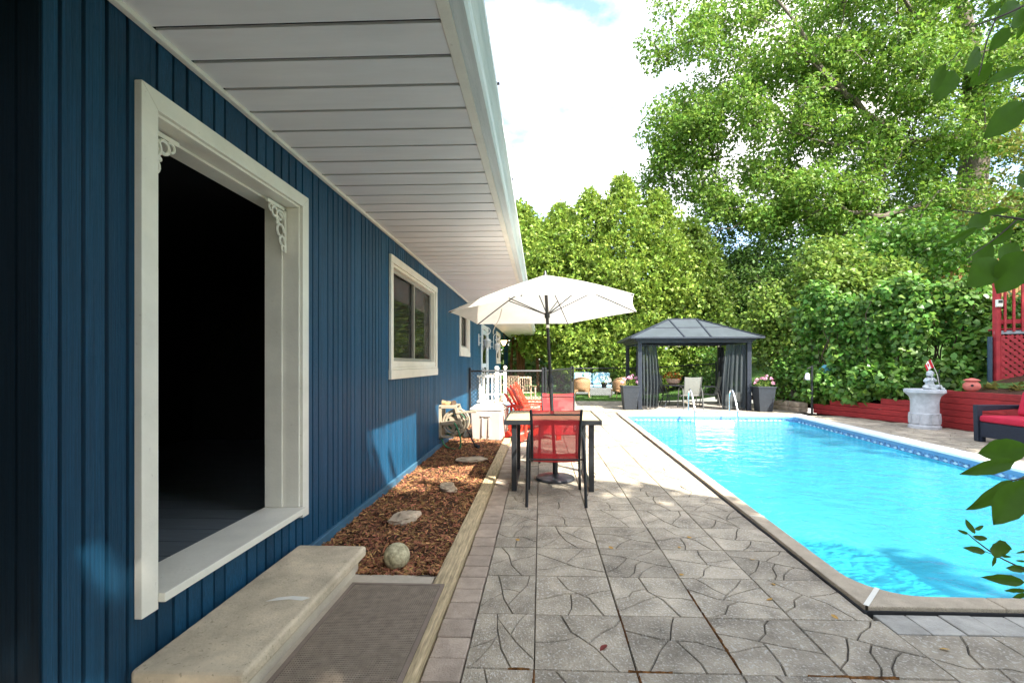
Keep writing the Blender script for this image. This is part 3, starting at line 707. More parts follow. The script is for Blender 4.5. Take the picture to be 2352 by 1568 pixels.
window('window', 4.985, 7.254, 1.25, 2.625); window('window', 9.374, 10.637, 1.59, 2.60, False, .075); window('window', 17.2, 18.75, 1.44, 2.65, False, .08)
# storm door
dr = MB().bx(WX-.05, WX-.01, 12.95, 14.31, .30, 2.42).build('storm_door', mat('pale_door', (.55, .68, .74), .4, .05), house, world=True)
sub(MB().bx(WX+.001, WX+.03, 12.83, 12.949, .22, 2.55).bx(WX+.001, WX+.03, 14.311, 14.43, .22, 2.55).bx(WX+.001, WX+.031, 12.9495, 14.3105, 2.43, 2.549), 'door_casing', mat('pale_casing', (.66, .76, .80), .4, .05), dr)
sub(MB().bx(WX-.012, WX-.004, 13.1, 14.16, .45, 1.30).bx(WX-.012, WX-.004, 13.1, 14.16, 1.42, 2.28), 'door_glass', glass_dk, dr)
sub(MB().tube([(WX-.01, 13.04, 1.0), (WX+.05, 13.04, 1.08), (WX+.07, 13.04, 1.18), (WX+.05, 13.04, 1.28), (WX-.01, 13.04, 1.36)], .012, 8), 'handle', lamp_w, dr, smooth=True)

# ================================================================== THINGS NEAR THE HOUSE
# stone step, mat, slab, edging timbers
st = thing('stone_step', 'pale bullnosed stone step below the wide dark doorway', 'step', (-1.41, 2.4, 0))
MB().bx(-.235, .235, -.64, .64, .105, .175).build('tread', stone_m, st, bevel=.02, segs=3)
MB().bx(-.235, .195, -.60, .60, 0, .104).build('riser_block', mat('riser_stone', (.64, .56, .42), .8, .1, 5, .3, 90), st, bevel=.006)
mk = MB(); mk.add([(-.01, -.10, .1765), (.10, -.075, .1765), (.175, -.085, .1765), (.205, -.055, .1765), (.17, -.045, .1765), (.10, -.04, .1765), (.03, -.06, .1765)], [tuple(range(7))])
mk.build('white_patch', white_pt, st)  # irregular white patch lying on the tread
ps = MB().bx(-1.22, -.685, .9, 2.95, -.02, .022).build('stepping_slab', conc_m, bevel=.006); tag(ps, 'flat pale concrete slab under the end of the mesh mat', 'slab')
dm = thing('door_mat', 'brown ribbed mesh door mat on the ground beside the stone step', 'mat', (-.87, 1.95, .052))
mg = MB(); mw, ml = .285, .81
mg.cur = 0; mg.bx(-mw, mw, -ml, ml, -.003, .001); mg.build('backing', mat('mat_backing', (.07, .06, .045), .9, .2), dm)
mg = MB()
for i in range(116): y = -ml+.03+i*(2*ml-.06)/115; mg.bx(-mw+.025, mw-.025, y-.0028, y+.0028, .001, .007)
for i in range(44): x = -mw+.03+i*(2*mw-.06)/43; mg.bx(x-.002, x+.002, -ml+.025, ml-.025, .001, .0055)
mg.build('mesh_ribs', mat('mat_ribs', (.29, .235, .175), .8, .15, 20), dm)
MB().bx(-mw, -mw+.022, -ml, ml, .0012, .008).bx(mw-.022, mw, -ml, ml, .0012, .008).bx(-mw+.0225, mw-.0225, ml-.022, ml, .0012, .008).bx(-mw+.0225, mw-.0225, -ml, -ml+.022, .0012, .008).build('border', mat('mat_border', (.22, .17, .13), .8, .12), dm)
for (a, b_, lab) in ((.7, 6.95, 'long weathered timber edging the mulch bed beside the mat'), (6.97, 8.35, 'short weathered timber edging the mulch bed beside the storage box')):
    e = MB(); nn = 24
    for i in range(nn): pass
    e.bx(-.668, -.542, a, b_, -.05, .045); o = e.build('edging_timber', timber_m, bevel=.01); tag(o, lab, 'edging', 'timbers edging the mulch bed')
# mulch bed
mb = MB(); nx, ny = 16, 90; gv = []
for j in range(ny+1):
    for i in range(nx+1):
        x = WX-.01+(1.02)*i/nx; y = 2.93+7.6*j/ny
        gv.append((x, y, .012+.035*noise.noise(Vector((x*3, y*3, 1)))+.018*noise.noise(Vector((x*9, y*9, 4)))))
mb.add(gv, [(j*(nx+1)+i, j*(nx+1)+i+1, (j+1)*(nx+1)+i+1, (j+1)*(nx+1)+i) for j in range(ny) for i in range(nx)])
struct(mb.build('mulch_bed', mulch_m, smooth=True), 'bed of brown bark mulch along the blue wall')
n = 26000; x = NR.uniform(WX, -.675, n); y = 2.95+7.3*NR.random(n)**1.5
z = np.array([.012+.035*noise.noise(Vector((a*3, b_*3, 1)))+.018*noise.noise(Vector((a*9, b_*9, 4))) for a, b_ in zip(x, y)])+NR.uniform(0, .018, n)
D = NR.normal(size=(n, 3)); D[:, 2] *= .3; Nn = NR.normal(size=(n, 3))*.4; Nn[:, 2] += 1
stuff(tag(leaf_mesh('bark_chips', np.stack([x, y, z], 1), D, Nn, NR.uniform(.012, .055, n)*NR.uniform(.6, 1.1, n), 'chip', chip_m), 'shredded brown bark chips covering the bed', 'mulch'))
# rocks
def rock(loc, s, seed, lab, mt=rock_m, grp='rocks in the mulch bed'):
    m = MB(); nn, mm = 14, 10
    vs = [];
    for i in range(mm+1):
        for k in range(nn):
            ph = math.pi*i/mm; t = 2*math.pi*k/nn; d = Vector((math.sin(ph)*math.cos(t), math.sin(ph)*math.sin(t), math.cos(ph)))
            f = 1+.35*noise.noise(d*1.6+Vector((seed, 0, 0)))+.14*noise.noise(d*4+Vector((seed, 3, 0)))
            vs.append((d.x*s[0]*f, d.y*s[1]*f, d.z*s[2]*f))
    m.add(vs, [(i*nn+k, (i+1)*nn+k, (i+1)*nn+(k+1) % nn, i*nn+(k+1) % nn) for i in range(mm) for k in range(nn)])
    o = m.build('rock', mt, loc=loc); tag(o, lab, 'rock', grp); o.rotation_euler = (0, 0, seed); return o
rock((-1.20, 4.03, .03), (.17, .11, .045), 1.3, 'flat jagged buff rock lying in the mulch near the stone ball')
rock((-1.02, 4.99, .03), (.14, .09, .06), 2.2, 'small wedge shaped grey rock in the mulch beside the timber')
rock((-.99, 6.50, .03), (.23, .14, .035), 3.4, 'broad flat buff rock in the mulch below the hose nozzle')
rock((-1.35, 8.75, .05), (.15, .12, .10), 4.4, 'rounded brown rock half hidden behind the hose reel')
sb = MB(); sb.lathe([(max(1e-4, .088*math.sin(math.pi*i/14)), -.088*math.cos(math.pi*i/14)) for i in range(15)], 24)
tag(sb.build('stone_ball', ball_m, smooth=True, loc=(-.985, 3.09, .085)), 'mottled ochre stone ball sitting in the mulch', 'ball')
# hose reel on the wall
hr = thing('hose_reel', 'beige wall-mounted garden hose reel with green hose', 'hose reel', (WX, 7.5, .0))
def plate(pts, y, th, m): m.prism(pts, ((0, y, 0), (1, 0, 0), (0, 0, 1)), th)
m = MB()
for yy in (-.02, .30):
    for a, b_, w_ in (((.02, .18), (.02, .70), .05), ((.0, .69), (.30, .69), .05), ((.28, .68), (.38, .36), .05), ((.02, .42), (.34, .44), .06), ((.02, .20), (.22, .20), .04), ((.22, .20), (.34, .34), .04)):
        m.bar((a[0], yy, a[1]), (b_[0], yy, b_[1]), .035, w_, up=(0, 0, 1) if abs(a[0]-b_[0]) > .05 else (1, 0, 0))
m.bx(.0, .03, -.02, .32, .17, .72); m.bar((.28, -.02, .60), (.62, -.04, .62), .05, .035); m.bx(.03, .30, -.02, .30, .70, .72)
m.build('bracket_frame', reel_m, hr, bevel=.006)
def disc(y):
    m = MB(); cx, cz, ro = .26, .43, .20
    m.tube(arc((cx, y, cz), ro, 0, 360, 28), .017, 6, cap=False)
    for i in range(6):
        t = R(60*i+15); a = R(60*i+15)
        m.bar((cx+.05*math.cos(t), y, cz+.05*math.sin(t)), (cx+.19*math.cos(t), y, cz+.19*math.sin(t)), .05, .012, up=(0, 1, 0))
    m.tube([(cx, y-.012, cz), (cx, y+.012, cz)], .10, 20); m.tube([(cx, y-.03, cz), (cx, y-.01, cz)], .04, 14)
    m.tube(arc((cx, y, cz), .155, 0, 360, 28), .022, 6, cap=False)
    return m
disc(.03).build('reel_disc', reel_m, hr, smooth=True); disc(.27).build('reel_disc', reel_m, hr, smooth=True)
co = MB(); pts = []
for i in range(24*7): t = 2*math.pi*i/24; pts.append((.26+(.135+.006*math.sin(i*.7))*math.cos(t), .055+.19*i/(24*7), .43+.135*math.sin(t)))
co.tube(pts, .014, 6); co.build('coiled_hose', hose_m, hr, smooth=True)
def spl(pts, n=8):
    out = []; P_ = [Vector(p) for p in pts]; P_ = [P_[0]*2-P_[1]]+P_+[P_[-1]*2-P_[-2]]
    for i in range(1, len(P_)-2):
        for k in range(n):
            t = k/n; a, b_, c, d = P_[i-1:i+3]
            out.append(.5*((2*b_)+(c-a)*t+(2*a-5*b_+4*c-d)*t*t+(3*b_-a-3*c+d)*t**3))
    return out+[P_[-2]]
MB().tube(spl([(.26, -.03, .43), (.33, -.10, .33), (.38, -.12, .16), (.36, -.12, .03), (.24, -.1, .02), (.12, -.06, .05), (.05, -.02, .15), (.04, 0, .17)]), .012, 8).build('feed_hose', hose_m, hr, smooth=True)
MB().tube(spl([(.1, .1, .24), (.2, .12, .20), (.34, .1, .22), (.43, .05, .32)]), .012, 8).build('hanging_hose', hose_m, hr, smooth=True)
MB().tube([(.0, 0, .17), (.05, 0, .17)], .018, 8).tube([(.05, 0, .14), (.05, 0, .21)], .014, 8).build('tap', metal_bk, hr, smooth=True)
MB().tube([(.44, .05, .34), (.52, .02, .20), (.60, -.02, .06)], [.012, .012, .014], 8).tube([(.59, -.02, .07), (.64, -.03, .04), (.67, -.06, .045)], [.022, .03, .03], 8).build('spray_wand', black_pl, hr, smooth=True)
gl_ = thing('work_gloves', 'tan leather work gloves lying on top of the hose reel', 'gloves', (WX+.13, 7.58, .722))
def glove(dx, dy, rz, mt):
    m = MB(); m.lathe([(.02, -.0), (.05, .005), (.055, .03), (.045, .05), (.01, .058)], 12, (0, 0, 0), fn=lambda r, z, t: r*(1+.3*math.cos(2*t)))
    for i in range(4): m.tube([(.05, -.03+.02*i, .025), (.09, -.035+.023*i, .03), (.12, -.04+.025*i, .02)], [.012, .011, .008], 6)
    m.tube([(.01, .05, .02), (.05, .075, .03), (.075, .08, .025)], [.014, .012, .009], 6); m.tube([(-.04, 0, .03), (-.10, .01, .035)], [.035, .045], 10)
    m.build('glove', mt, gl_, smooth=True, loc=(dx, dy, 0), rot=(0, 0, rz))
glove(0, 0, .3, leather); glove(.06, .03, 2.2, mat('dark_glove', (.10, .06, .035), .8, .3, 12)); 
# storage box
bx_ = thing('storage_box', 'beige plastic storage box with pale lid standing on the patio edge', 'storage box', (-.95, 8.55, 0), R(-12))
def frus(m, w0, d0, w1, d1, z0, z1, dy=0):
    m.add([(-w0/2, -d0/2, z0), (w0/2, -d0/2, z0), (w0/2, d0/2, z0), (-w0/2, d0/2, z0), (-w1/2, -d1/2+dy, z1), (w1/2, -d1/2+dy, z1), (w1/2, d1/2+dy, z1), (-w1/2, d1/2+dy, z1)], [(0, 3, 2, 1), (4, 5, 6, 7), (0, 1, 5, 4), (1, 2, 6, 5), (2, 3, 7, 6), (3, 0, 4, 7)]); return m
frus(MB(), .54, .46, .60, .52, 0, .55).build('body', beige_pl, bx_, bevel=.02)
frus(MB(), .63, .55, .60, .50, .555, .60).build('lid', beige_lid, bx_, bevel=.015); frus(MB(), .58, .48, .46, .30, .6005, .655).build('lid_crown', beige_lid, bx_, bevel=.02)
MB().bx(-.10, .10, -.275, -.245, .435, .47).build('handle', beige_lid, bx_, bevel=.01)
MB().bx(-.075, -.055, -.272, -.235, .08, .42).bx(.055, .075, -.272, -.235, .08, .42).build('rib', beige_pl, bx_, bevel=.008)
# table, umbrella and its stand
tb = thing('patio_table', 'square patio table with tan slatted top and black metal U legs', 'table', (.135, 5.5, 0))
for i in range(9):
    y0 = -.505+i*.1122; MB().bx(-.515, .515, y0+.002, y0+.1095, .758, .782).build('top_slat', mat('table_plank', (.42, .34, .21), .6, .25, 5, .2, 50, stretch=(1, 10, 10), rnd=.1), tb, bevel=.002)
MB().bx(-.535, .535, -.525, -.508, .735, .786).bx(-.535, .535, .508, .525, .735, .786).bx(-.535, -.518, -.5075, .5075, .735, .786).bx(.518, .535, -.5075, .5075, .735, .786).bx(-.517, .517, -.30, -.25, .735, .757).bx(-.517, .517, .25, .30, .735, .757).build('top_frame', metal_bk, tb, bevel=.003)
for sx in (-1, 1):
    MB().bx(sx*.425-.028, sx*.425+.028, -.49, -.43, 0, .7345).build('leg', metal_bk, tb, bevel=.003)
    MB().bx(sx*.425-.028, sx*.425+.028, .43, .49, 0, .7345).build('leg', metal_bk, tb, bevel=.003)
    MB().bx(sx*.425-.026, sx*.425+.026, -.4295, .4295, .002, .035).build('foot_rail', metal_bk, tb, bevel=.003)
us = thing('umbrella_stand', 'round black umbrella base on the pavers under the table', 'umbrella stand', (.181, 5.56, 0))
MB().lathe([(.235, 0), (.235, .02), (.225, .032), (.16, .042), (.12, .052), (.05, .06), (.03, .07)], 36).build('base', mat('stand_resin', (.03, .032, .036), .45, .15), us, smooth=True)
MB().lathe([(.032, .06), (.032, .30), (.028, .31)], 14).build('sleeve', metal_bk, us, smooth=True)
um = thing('patio_umbrella', 'open cream patio umbrella with dark pole through the table', 'umbrella', (.181, 5.56, .07))
B0 = Vector((.181, 5.56, .07)); A0 = Vector((.056, 5.5, 2.475)); ax = (A0-B0)
pole = lambda f: B0+ax*f
MB().tube([pole(0.04), pole(.985)], .0195, 12).build('pole', mat('umbrella_pole', (.045, .043, .042), .35, .1, metal=.5), um, world=True, smooth=True)
MB().tube([pole(.435), pole(.445), pole(.47), pole(.485), pole(.50)], [.030, .036, .037, .034, .026], 14).tube([pole(.30), pole(.435)], .0235, 12).build('crank_housing', metal_bk, um, world=True, smooth=True)
MB().tube([pole(.735), pole(.75)], .0215, 12).build('pole_sticker', white_pt, um, world=True)
HUB = pole(.80)
RIM = [Vector(p) for p in ((-.19, 4.42, 2.075), (.99, 4.85, 2.14), (1.20, 5.72, 2.055), (.40, 6.60, 1.985), (-.88, 6.30, 1.955), (-1.10, 5.38, 2.022))]
cv = MB(); nseg, nr = 10, 8; ringv = []
for r_ in range(1, nr+1):
    f = r_/nr
    for i in range(6):
        a, b_ = RIM[i], RIM[(i+1) % 6]
        for k in range(nseg):
            t = k/nseg; e = a.lerp(b_, t); mid = 4*t*(1-t)
            c = Vector((A0.x, A0.y, e.z)); e2 = e+(c-e)*.03*mid*f
            p = A0.lerp(e2, f); p.z += .022*math.sin(math.pi*f)-.012*mid*math.sin(math.pi*f)
            ringv.append(p)
M6 = 6*nseg; cv.add([A0]+ringv, [(0, 1+i, 1+(i+1) % M6) for i in range(M6)]+[(1+a*M6+i, 1+(a+1)*M6+i, 1+(a+1)*M6+(i+1) % M6, 1+a*M6+(i+1) % M6) for a in range(nr-1) for i in range(M6)])
co_ = cv.build('canopy', cream_m, um, world=True, smooth=True)
for i in range(6):
    a = RIM[i]; pts = [A0.lerp(a, f)+Vector((0, 0, .022*math.sin(math.pi*f)-.014)) for f in np.linspace(.04, .99, 7)]
    MB().tube(pts, .007, 6).build('rib', metal_bk, um, world=True); MB().tube([HUB, A0.lerp(a, .5)+Vector((0, 0, .006))], .0065, 6).build('strut', metal_bk, um, world=True)
MB().tube([pole(.785), pole(.81)], .032, 12).build('runner', metal_bk, um, world=True, smooth=True)
MB().tube([A0+Vector((0, 0, -.02)), A0+Vector((0, 0, .02)), A0+Vector((0, 0, .05))], [.03, .02, .008], 10).build('finial', metal_bk, um, world=True)
MB().tube(spl([RIM[4]*.6+A0*.4+Vector((0, 0, -.03)), RIM[4]*.7+A0*.3+Vector((.05, 0, -.1)), RIM[4]*.75+A0*.25+Vector((.02, 0, -.22)), RIM[4]*.77+A0*.23+Vector((.03, 0, -.27))]), .006, 5).build('tie_strap', cream_m, um, world=True)
# sling chairs
def sling_chair(name, label, loc, rz, sl, fm, group, hb=.95, w=.48, rockr=False):
    t = thing(name, label, 'chair', loc, rz, group)           # faces local +y
    hw = w/2
    for s in (-1, 1):
        ptsl = spl([(s*(hw+.05), -.34, 0), (s*(hw+.045), -.28, .36), (s*(hw+.04), -.22, .60), (s*(hw+.035), -.10, .665), (s*(hw+.03), .12, .665), (s*(hw+.03), .22, .60), (s*(hw+.035), .26, .36), (s*(hw+.045), .30, 0)], 5)
        MB().tube(ptsl, .0155, 8).build('leg_frame', fm, t, smooth=True)
        ptsb = spl([(s*(hw+.01), -.30, hb), (s*hw, -.24, .70), (s*hw, -.17, .48), (s*hw, -.12, .41), (s*hw, .0, .405), (s*hw, .20, .43), (s*hw, .25, .415)], 5)
        MB().tube(ptsb, .0135, 8).build('side_rail', fm, t, smooth=True)
    for y, z in ((-.285, hb-.05), (-.165, .43), (.23, .395)): MB().tube([(-hw-.01, y, z), (hw+.01, y, z)], .0095, 6).build('cross_bar', fm, t, smooth=True)
    for s in (-1, 1): MB().tube([(s*hw, -.15, .43), (s*(hw+.043), -.255, .45)], .010, 6).build('bolt_arm', fm, t)
    prof = spl([(-.295, hb), (-.235, .70), (-.166, .47), (-.12, .40), (0, .392), (.2, .42), (.25, .405)], 4)if False else [(q.y, q.z) for q in spl([(0, -.298, hb), (0, -.235, .70), (0, -.166, .47), (0, -.12, .405), (0, 0, .395), (0, .2, .424), (0, .25, .408)], 4)]
    m = MB(); vs = []
    for y, z in prof:
        for i in range(5): f = i/4; vs.append((-hw+w*f, y, z-.012*math.sin(math.pi*f)))
    m.add(vs, [(a*5+i, a*5+i+1, (a+1)*5+i+1, (a+1)*5+i) for a in range(len(prof)-1) for i in range(4)])
    m.build('sling', sl, t, smooth=True); return t
sling_chair('sling_chair', 'red mesh sling chair with black frame, its back turned, at the umbrella table', (.155, 4.80, 0), 0, red_sling, metal_bk, 'red sling chairs')
sling_chair('sling_chair', 'red mesh sling chair facing the umbrella table from its far side', (.27, 6.75, 0), math.pi, red_sling, metal_bk, 'red sling chairs')
# adirondack chairs
def adirondack(label, loc, rz):
    t = thing('adirondack_chair', label, 'chair', loc, rz, 'adirondack chairs by the storage box')      # faces local +y
    tops = [.86, .97, 1.02, .97, .86]
    for i in range(5):
        x = -.22+.11*i; h = tops[i]; bt = Vector((x*.86, -.13, .30)); tp_ = Vector((x*1.28, -.50, h)); d = (tp_-bt); L_ = d.length; d.normalize()
        ux = Vector((1, 0, 0)); wdt = .050; pl = [(-.043, 0), (.043, 0), (wdt, L_-.045)]+[(wdt*math.cos(R(a)), L_-.045+.045*math.sin(R(a))) for a in range(15, 180, 15)]+[(-wdt, L_-.045)]
        MB().prism(pl, (bt, ux, d), .018).build('back_slat', adi_m, t, bevel=.003)
    MB().bar((-.30, -.36, .62), (.30, -.36, .62), .03, .07).bar((-.24, -.185, .36), (.24, -.185, .36), .03, .07).build('back_brace', adi_m, t, bevel=.004)
    for i in range(5):
        y = -.10+i*.105; MB().bx(-.26, .26, y, y+.095, .30+.014*i, .32+.014*i).build('seat_slat', adi_m, t, bevel=.004)
    for s in (-1, 1):
        pl = [(.04, -.42), (.065, -.1), (.075, .30), (.06, .42), (0, .455), (-.06, .42), (-.075, .3), (-.05, -.1), (-.04, -.42)]
        MB().prism(pl, ((s*.345, -.02, .585), (1, 0, 0), (0, 1, 0)), .022).build('arm', adi_m, t, bevel=.005)
        MB().bx(s*.31-.014, s*.31+.014, .28, .38, 0, .584).build('front_leg', adi_m, t, bevel=.003)
        MB().bar((s*.275, .40, .34), (s*.275, -.56, .04), .026, .11, up=(0, 0, 1)).build('rear_leg', adi_m, t, bevel=.003)
        MB().bar((s*.34, -.34, .585), (s*.28, -.34, .12), .03, .05).build('arm_post', adi_m, t)
adirondack('red adirondack chair turned sideways between the storage box and the sling chair', (-.10, 8.55, 0), R(-62))
adirondack('sunlit red adirondack chair behind its twin, before the chain link fence', (-.06, 9.75, 0), R(-105))
# wall lamps
def wall_lamp(y, lab):
    t = thing('wall_lamp', lab, 'lamp', (WX, y, 2.0), 0, 'scrolled wall lamps beside the pale door')
    MB().bx(.0, .02, -.03, .03, -.10, .22).build('back_plate', lamp_w, t, bevel=.005)
    MB().tube([(.02, 0, .15), (.12, 0, .15)], .009, 6).tube([(.02, 0, -.02), (.12, 0, -.02)], .009, 6).tube([(.12, 0, -.10), (.12, 0, .28)]+arc((.22, 0, .30), .10, 180, -110, 16)+arc((.215, 0, .25), .045, 200, 480, 8), .010, 6).build('scroll_arm', lamp_w, t, smooth=True)
    MB().tube([(.24, 0, .22), (.24, 0, .12)], .006, 6).lathe([(.004, .13), (.03, .11), (.05, .08), (.095, .06), (.10, .04)], 14, (.24, 0, 0)).build('cap', lamp_w, t, smooth=True); MB().lathe([(.03, -.16), (.022, -.19), (.008, -.20), (.012, -.23), (.002, -.26)], 10, (.24, 0, 0)).build('finial', lamp_w, t, smooth=True)
    MB().lathe([(.092, .039), (.098, .0), (.085, -.07), (.05, -.14), (.028, -.159)], 18, (.24, 0, 0), fn=lambda r, z, a: r*(1+.05*math.cos(9*a))).build('glass_shade', lamp_g, t, smooth=True)
wall_lamp(12.3, 'white scrolled wall lamp on the blue wall before the pale door'); wall_lamp(15.1, 'white scrolled wall lamp on the blue wall between the door and the last window')
t = thing('porch_light', 'lit amber bell shaped lamp hanging under the porch roof', 'lamp', (-1.66, 20.6, 2.25))
MB().lathe([(.17, .22), (.16, .24), (.05, .26), (.02, .30), (.02, .57)], 16).build('cap', mat('bronze', (.10, .05, .03), .5, .1), t, smooth=True)
MB().lathe([(.05, 0), (.08, .05), (.10, .12), (.15, .215)], 16).build('shade', lamp_on, t, smooth=True)
# white porch landing and railing
pr = thing('porch_railing', 'white railing with ball topped posts round the landing at the pale door', 'railing', (-1.2, 13.2, 0))
def ballpost(x, y):
    p_ = MB().bx(x-.05, x+.05, y-.05, y+.05, 0, 1.17).lathe([(.06, 1.17), (.06, 1.19), (.035, 1.205), (.035, 1.22)], 12, (x, y, 0)).build('post', white_pt, pr, world=True, bevel=.004)
    sub(MB().ball((x, y, 1.285), .068, 14, 10), 'ball_top', white_pt, p_, smooth=True)
ballpost(-1.155, 12.0); ballpost(-1.146, 14.7)
for z in (1.08, .42): MB().bar((WX+.01, 11.95, z), (-1.205, 12.0, z), .05, .06).build('rail', white_pt, pr, world=True); MB().bar((WX+.01, 14.7, z), (-1.2, 14.7, z), .05, .06).build('rail', white_pt, pr, world=True)
for x in (-1.60, -1.49, -1.38, -1.27): MB().bx(x-.02, x+.02, 11.95, 11.99, .455, 1.045).build('baluster', white_pt, pr, world=True)
for x in (-1.55, -1.42, -1.29): MB().bx(x-.02, x+.02, 14.68, 14.72, .455, 1.045).build('baluster', white_pt, pr, world=True)
MB().bx(WX+.025, -1.10, 11.9, 14.8, .15, .20).build('landing', tan_wd, pr, world=True); MB().bx(-1.09, -.82, 12.3, 14.4, 0, .10).build('step', tan_wd, pr, world=True)
# gravel strip behind the fence
m = MB(); m.add([(WX, 10.55, .006), (.12, 10.55, .006), (.25, 12, .006), (1.05, 16.9, .006), (.9, 19.6, .012), (WX-3, 19.9, .012), (WX-3, 19.35, .012), (WX, 19.35, .012)], [tuple(range(8))])
struct(m.build('gravel_path', gravel_m), 'pale sandy gravel strip between the house and lawn')
# chain link fences
def mesh_wires(m, A, Bp, z0, z1, sp=.062, r=.003):
    A = Vector(A); Bp = Vector(Bp); L_ = (Bp-A).length; d = (Bp-A)/L_; H_ = z1-z0
    k = -H_
    while k < L_:
        for sg in (1, -1):
            a0, a1 = max(0, k), min(L_, k+H_)
            if a1-a0 < .02: continue
            za, zb = z0+(a0-k), z0+(a1-k)
            if sg < 0: za, zb = z1-(a0-k), z1-(a1-k)
            off = Vector((-d.y, d.x, 0))*.0025*sg
            m.tube([A+d*a0+Vector((0, 0, za))+off, A+d*a1+Vector((0, 0, zb))+off], r, 3, cap=False)
        k += sp*1.414
    return m
def chain_fence(label, pts, H_=1.25, grp='black chain link fences', gz=None, base=.04, wr=.0028):
    t = thing('chain_link_fence', label, 'fence', (pts[0][0], pts[0][1], 0), 0, grp)
    zz = lambda p: gz(*p) if gz else 0
    for i, p in enumerate(pts):
        z = zz(p); MB().lathe([(.03, z-.1), (.03, z+H_+.03), (.034, z+H_+.03), (.030, z+H_+.06), (.008, z+H_+.075)], 10, (p[0], p[1], 0)).build('post', metal_bk, t, world=True, smooth=True)
    for a, b_ in zip(pts, pts[1:]):
        za, zb = zz(a), zz(b_)
        MB().tube([(a[0], a[1], za+H_-.01), (b_[0], b_[1], zb+H_-.01)], .021, 8).build('top_rail', metal_bk, t, world=True, smooth=True)
        m = MB(); mesh_wires(m, (a[0], a[1], 0), (b_[0], b_[1], 0), base, H_+.02, r=wr)
        if gz:
            L_ = math.hypot(b_[0]-a[0], b_[1]-a[1]); m.v = [(x, y, z+za+(zb-za)*math.hypot(x-a[0], y-a[1])/L_) for x, y, z in m.v]
        stuff(m.build('wire_mesh', metal_bk, t, world=True))
chain_fence('black chain link fence panel from the blue wall to the gate post', [(-1.62, 10.4), (.05, 10.75)], wr=.004)
chain_fence('black chain link gate panel running from the gate post to the lawn', [(.12, 11.0), (1.13, 16.9)], wr=.0013)
chain_fence('long black chain link fence between the patio and the lawn behind the gazebo', [(1.24, 17.32), (3.9, 17.34), (6.6, 17.36), (9.2, 17.4), (11.8, 17.5)], gz=lambda x, y: hill(x, y)*.9)
# things beyond the fence on the left
t = thing('blue_cushion', 'pale blue seat cushion lying behind the chain link fence by the storage box', 'cushion', (-.75, 11.6, .0))
MB().bx(-.35, .30, -.3, .3, .02, .22).build('pad', blue_cu, t, bevel=.06, segs=4); MB().bx(-.35, .30, -.3, .3, .225, .40).build('pad', blue_cu, t, bevel=.06, segs=4)
def wood_chair(label, loc, rz):
    t = thing('garden_chair', label, 'chair', loc, rz, 'weathered garden chairs on the gravel')
    for s in (-1, 1):
        MB().bar((s*.22, -.22, 0), (s*.22, -.28, .95), .04).build('rear_leg', tan_wd, t); MB().bar((s*.22, .22, 0), (s*.22, .2, .64), .04).build('front_leg', tan_wd, t); MB().bar((s*.22, -.28, .64), (s*.22, .26, .64), .05, .02).build('arm', tan_wd, t)
    for i in range(5): MB().bx(-.22, .22, -.2+i*.085, -.2+i*.085+.075, .42, .44).build('seat_slat', tan_wd, t)
    for i in range(5): MB().bar((-.16+.08*i, -.25, .48), (-.16+.08*i, -.285, .9), .05, .015).build('back_slat', tan_wd, t)
    MB().bar((-.22, -.285, .93), (.22, -.285, .93), .02, .06).build('back_rail', tan_wd, t)
wood_chair('weathered wooden garden chair on the gravel behind the white railing', (-1.15, 16.6, .012), R(150)); wood_chair('weathered wooden garden chair on the gravel nearer the gate', (-.45, 15.4, .012), R(200))
# wicker set on the lawn
def wicker_chair(label, loc, rz):
    t = thing('wicker_chair', label, 'chair', loc, rz, 'tan wicker chairs on the lawn')          # faces +y, back to us
    m = MB(); vs = []; nn = 14
    for j, z in enumerate((.28, .45, .62, .74)):
        for i in range(nn+1):
            a = R(180+180*i/nn); rr = .33*(1+.03*j); top = z if j < 3 else .62+.22*abs(math.sin(math.pi*i/nn))**.6
            vs.append((rr*math.cos(a), .05+.34*math.sin(a), top))
    m.add(vs, [(j*(nn+1)+i, j*(nn+1)+i+1, (j+1)*(nn+1)+i+1, (j+1)*(nn+1)+i) for j in range(3) for i in range(nn)])
    o = m.build('back_shell', wicker_tn, t, smooth=True); md = o.modifiers.new('s', 'SOLIDIFY'); md.thickness = .025
    MB().tube([(.34*math.cos(R(180+180*i/14)), .05+.35*math.sin(R(180+180*i/14)), .635+.22*abs(math.sin(math.pi*i/14))**.6) for i in range(15)], .02, 6).build('rolled_rim', mat('rim_wicker', (.50, .33, .18), .7, .2, 30), t, smooth=True)
    MB().bx(-.30, .30, -.25, .34, .30, .36).build('seat', wicker_tn, t, bevel=.02)
    for sx, sy in ((-.28, -.24), (.28, -.24), (-.28, .3), (.28, .3)): MB().tube([(sx*1.05, sy*1.05, 0), (sx, sy, .31)], .018, 8).build('leg', MATS['rim_wicker'], t)
    MB().bar((-.28, -.24, .28), (.28, -.24, .28), .03).build('front_rail', MATS['rim_wicker'], t)
wicker_chair('tan wicker tub chair on the lawn beside the gate post', (1.72, 18.9, 0), R(-8)); wicker_chair('tan wicker tub chair on the lawn beside the gazebo curtain', (3.28, 18.7, 0), R(14))
t = thing('lawn_sofa', 'grey wicker sofa with pale blue cushions standing on the lawn', 'sofa', (2.35, 20.7, 0))
MB().bx(-.85, .85, -.32, .36, .06, .36).build('base', grey_wk, t, bevel=.02)
MB().bx(-.85, .85, .365, .45, .06, .80).build('back', grey_wk, t, bevel=.02)
for s in (-1, 1): MB().bx(s*.90-.045, s*.90+.045, -.32, .45, .06, .58).build('arm', grey_wk, t, bevel=.02)
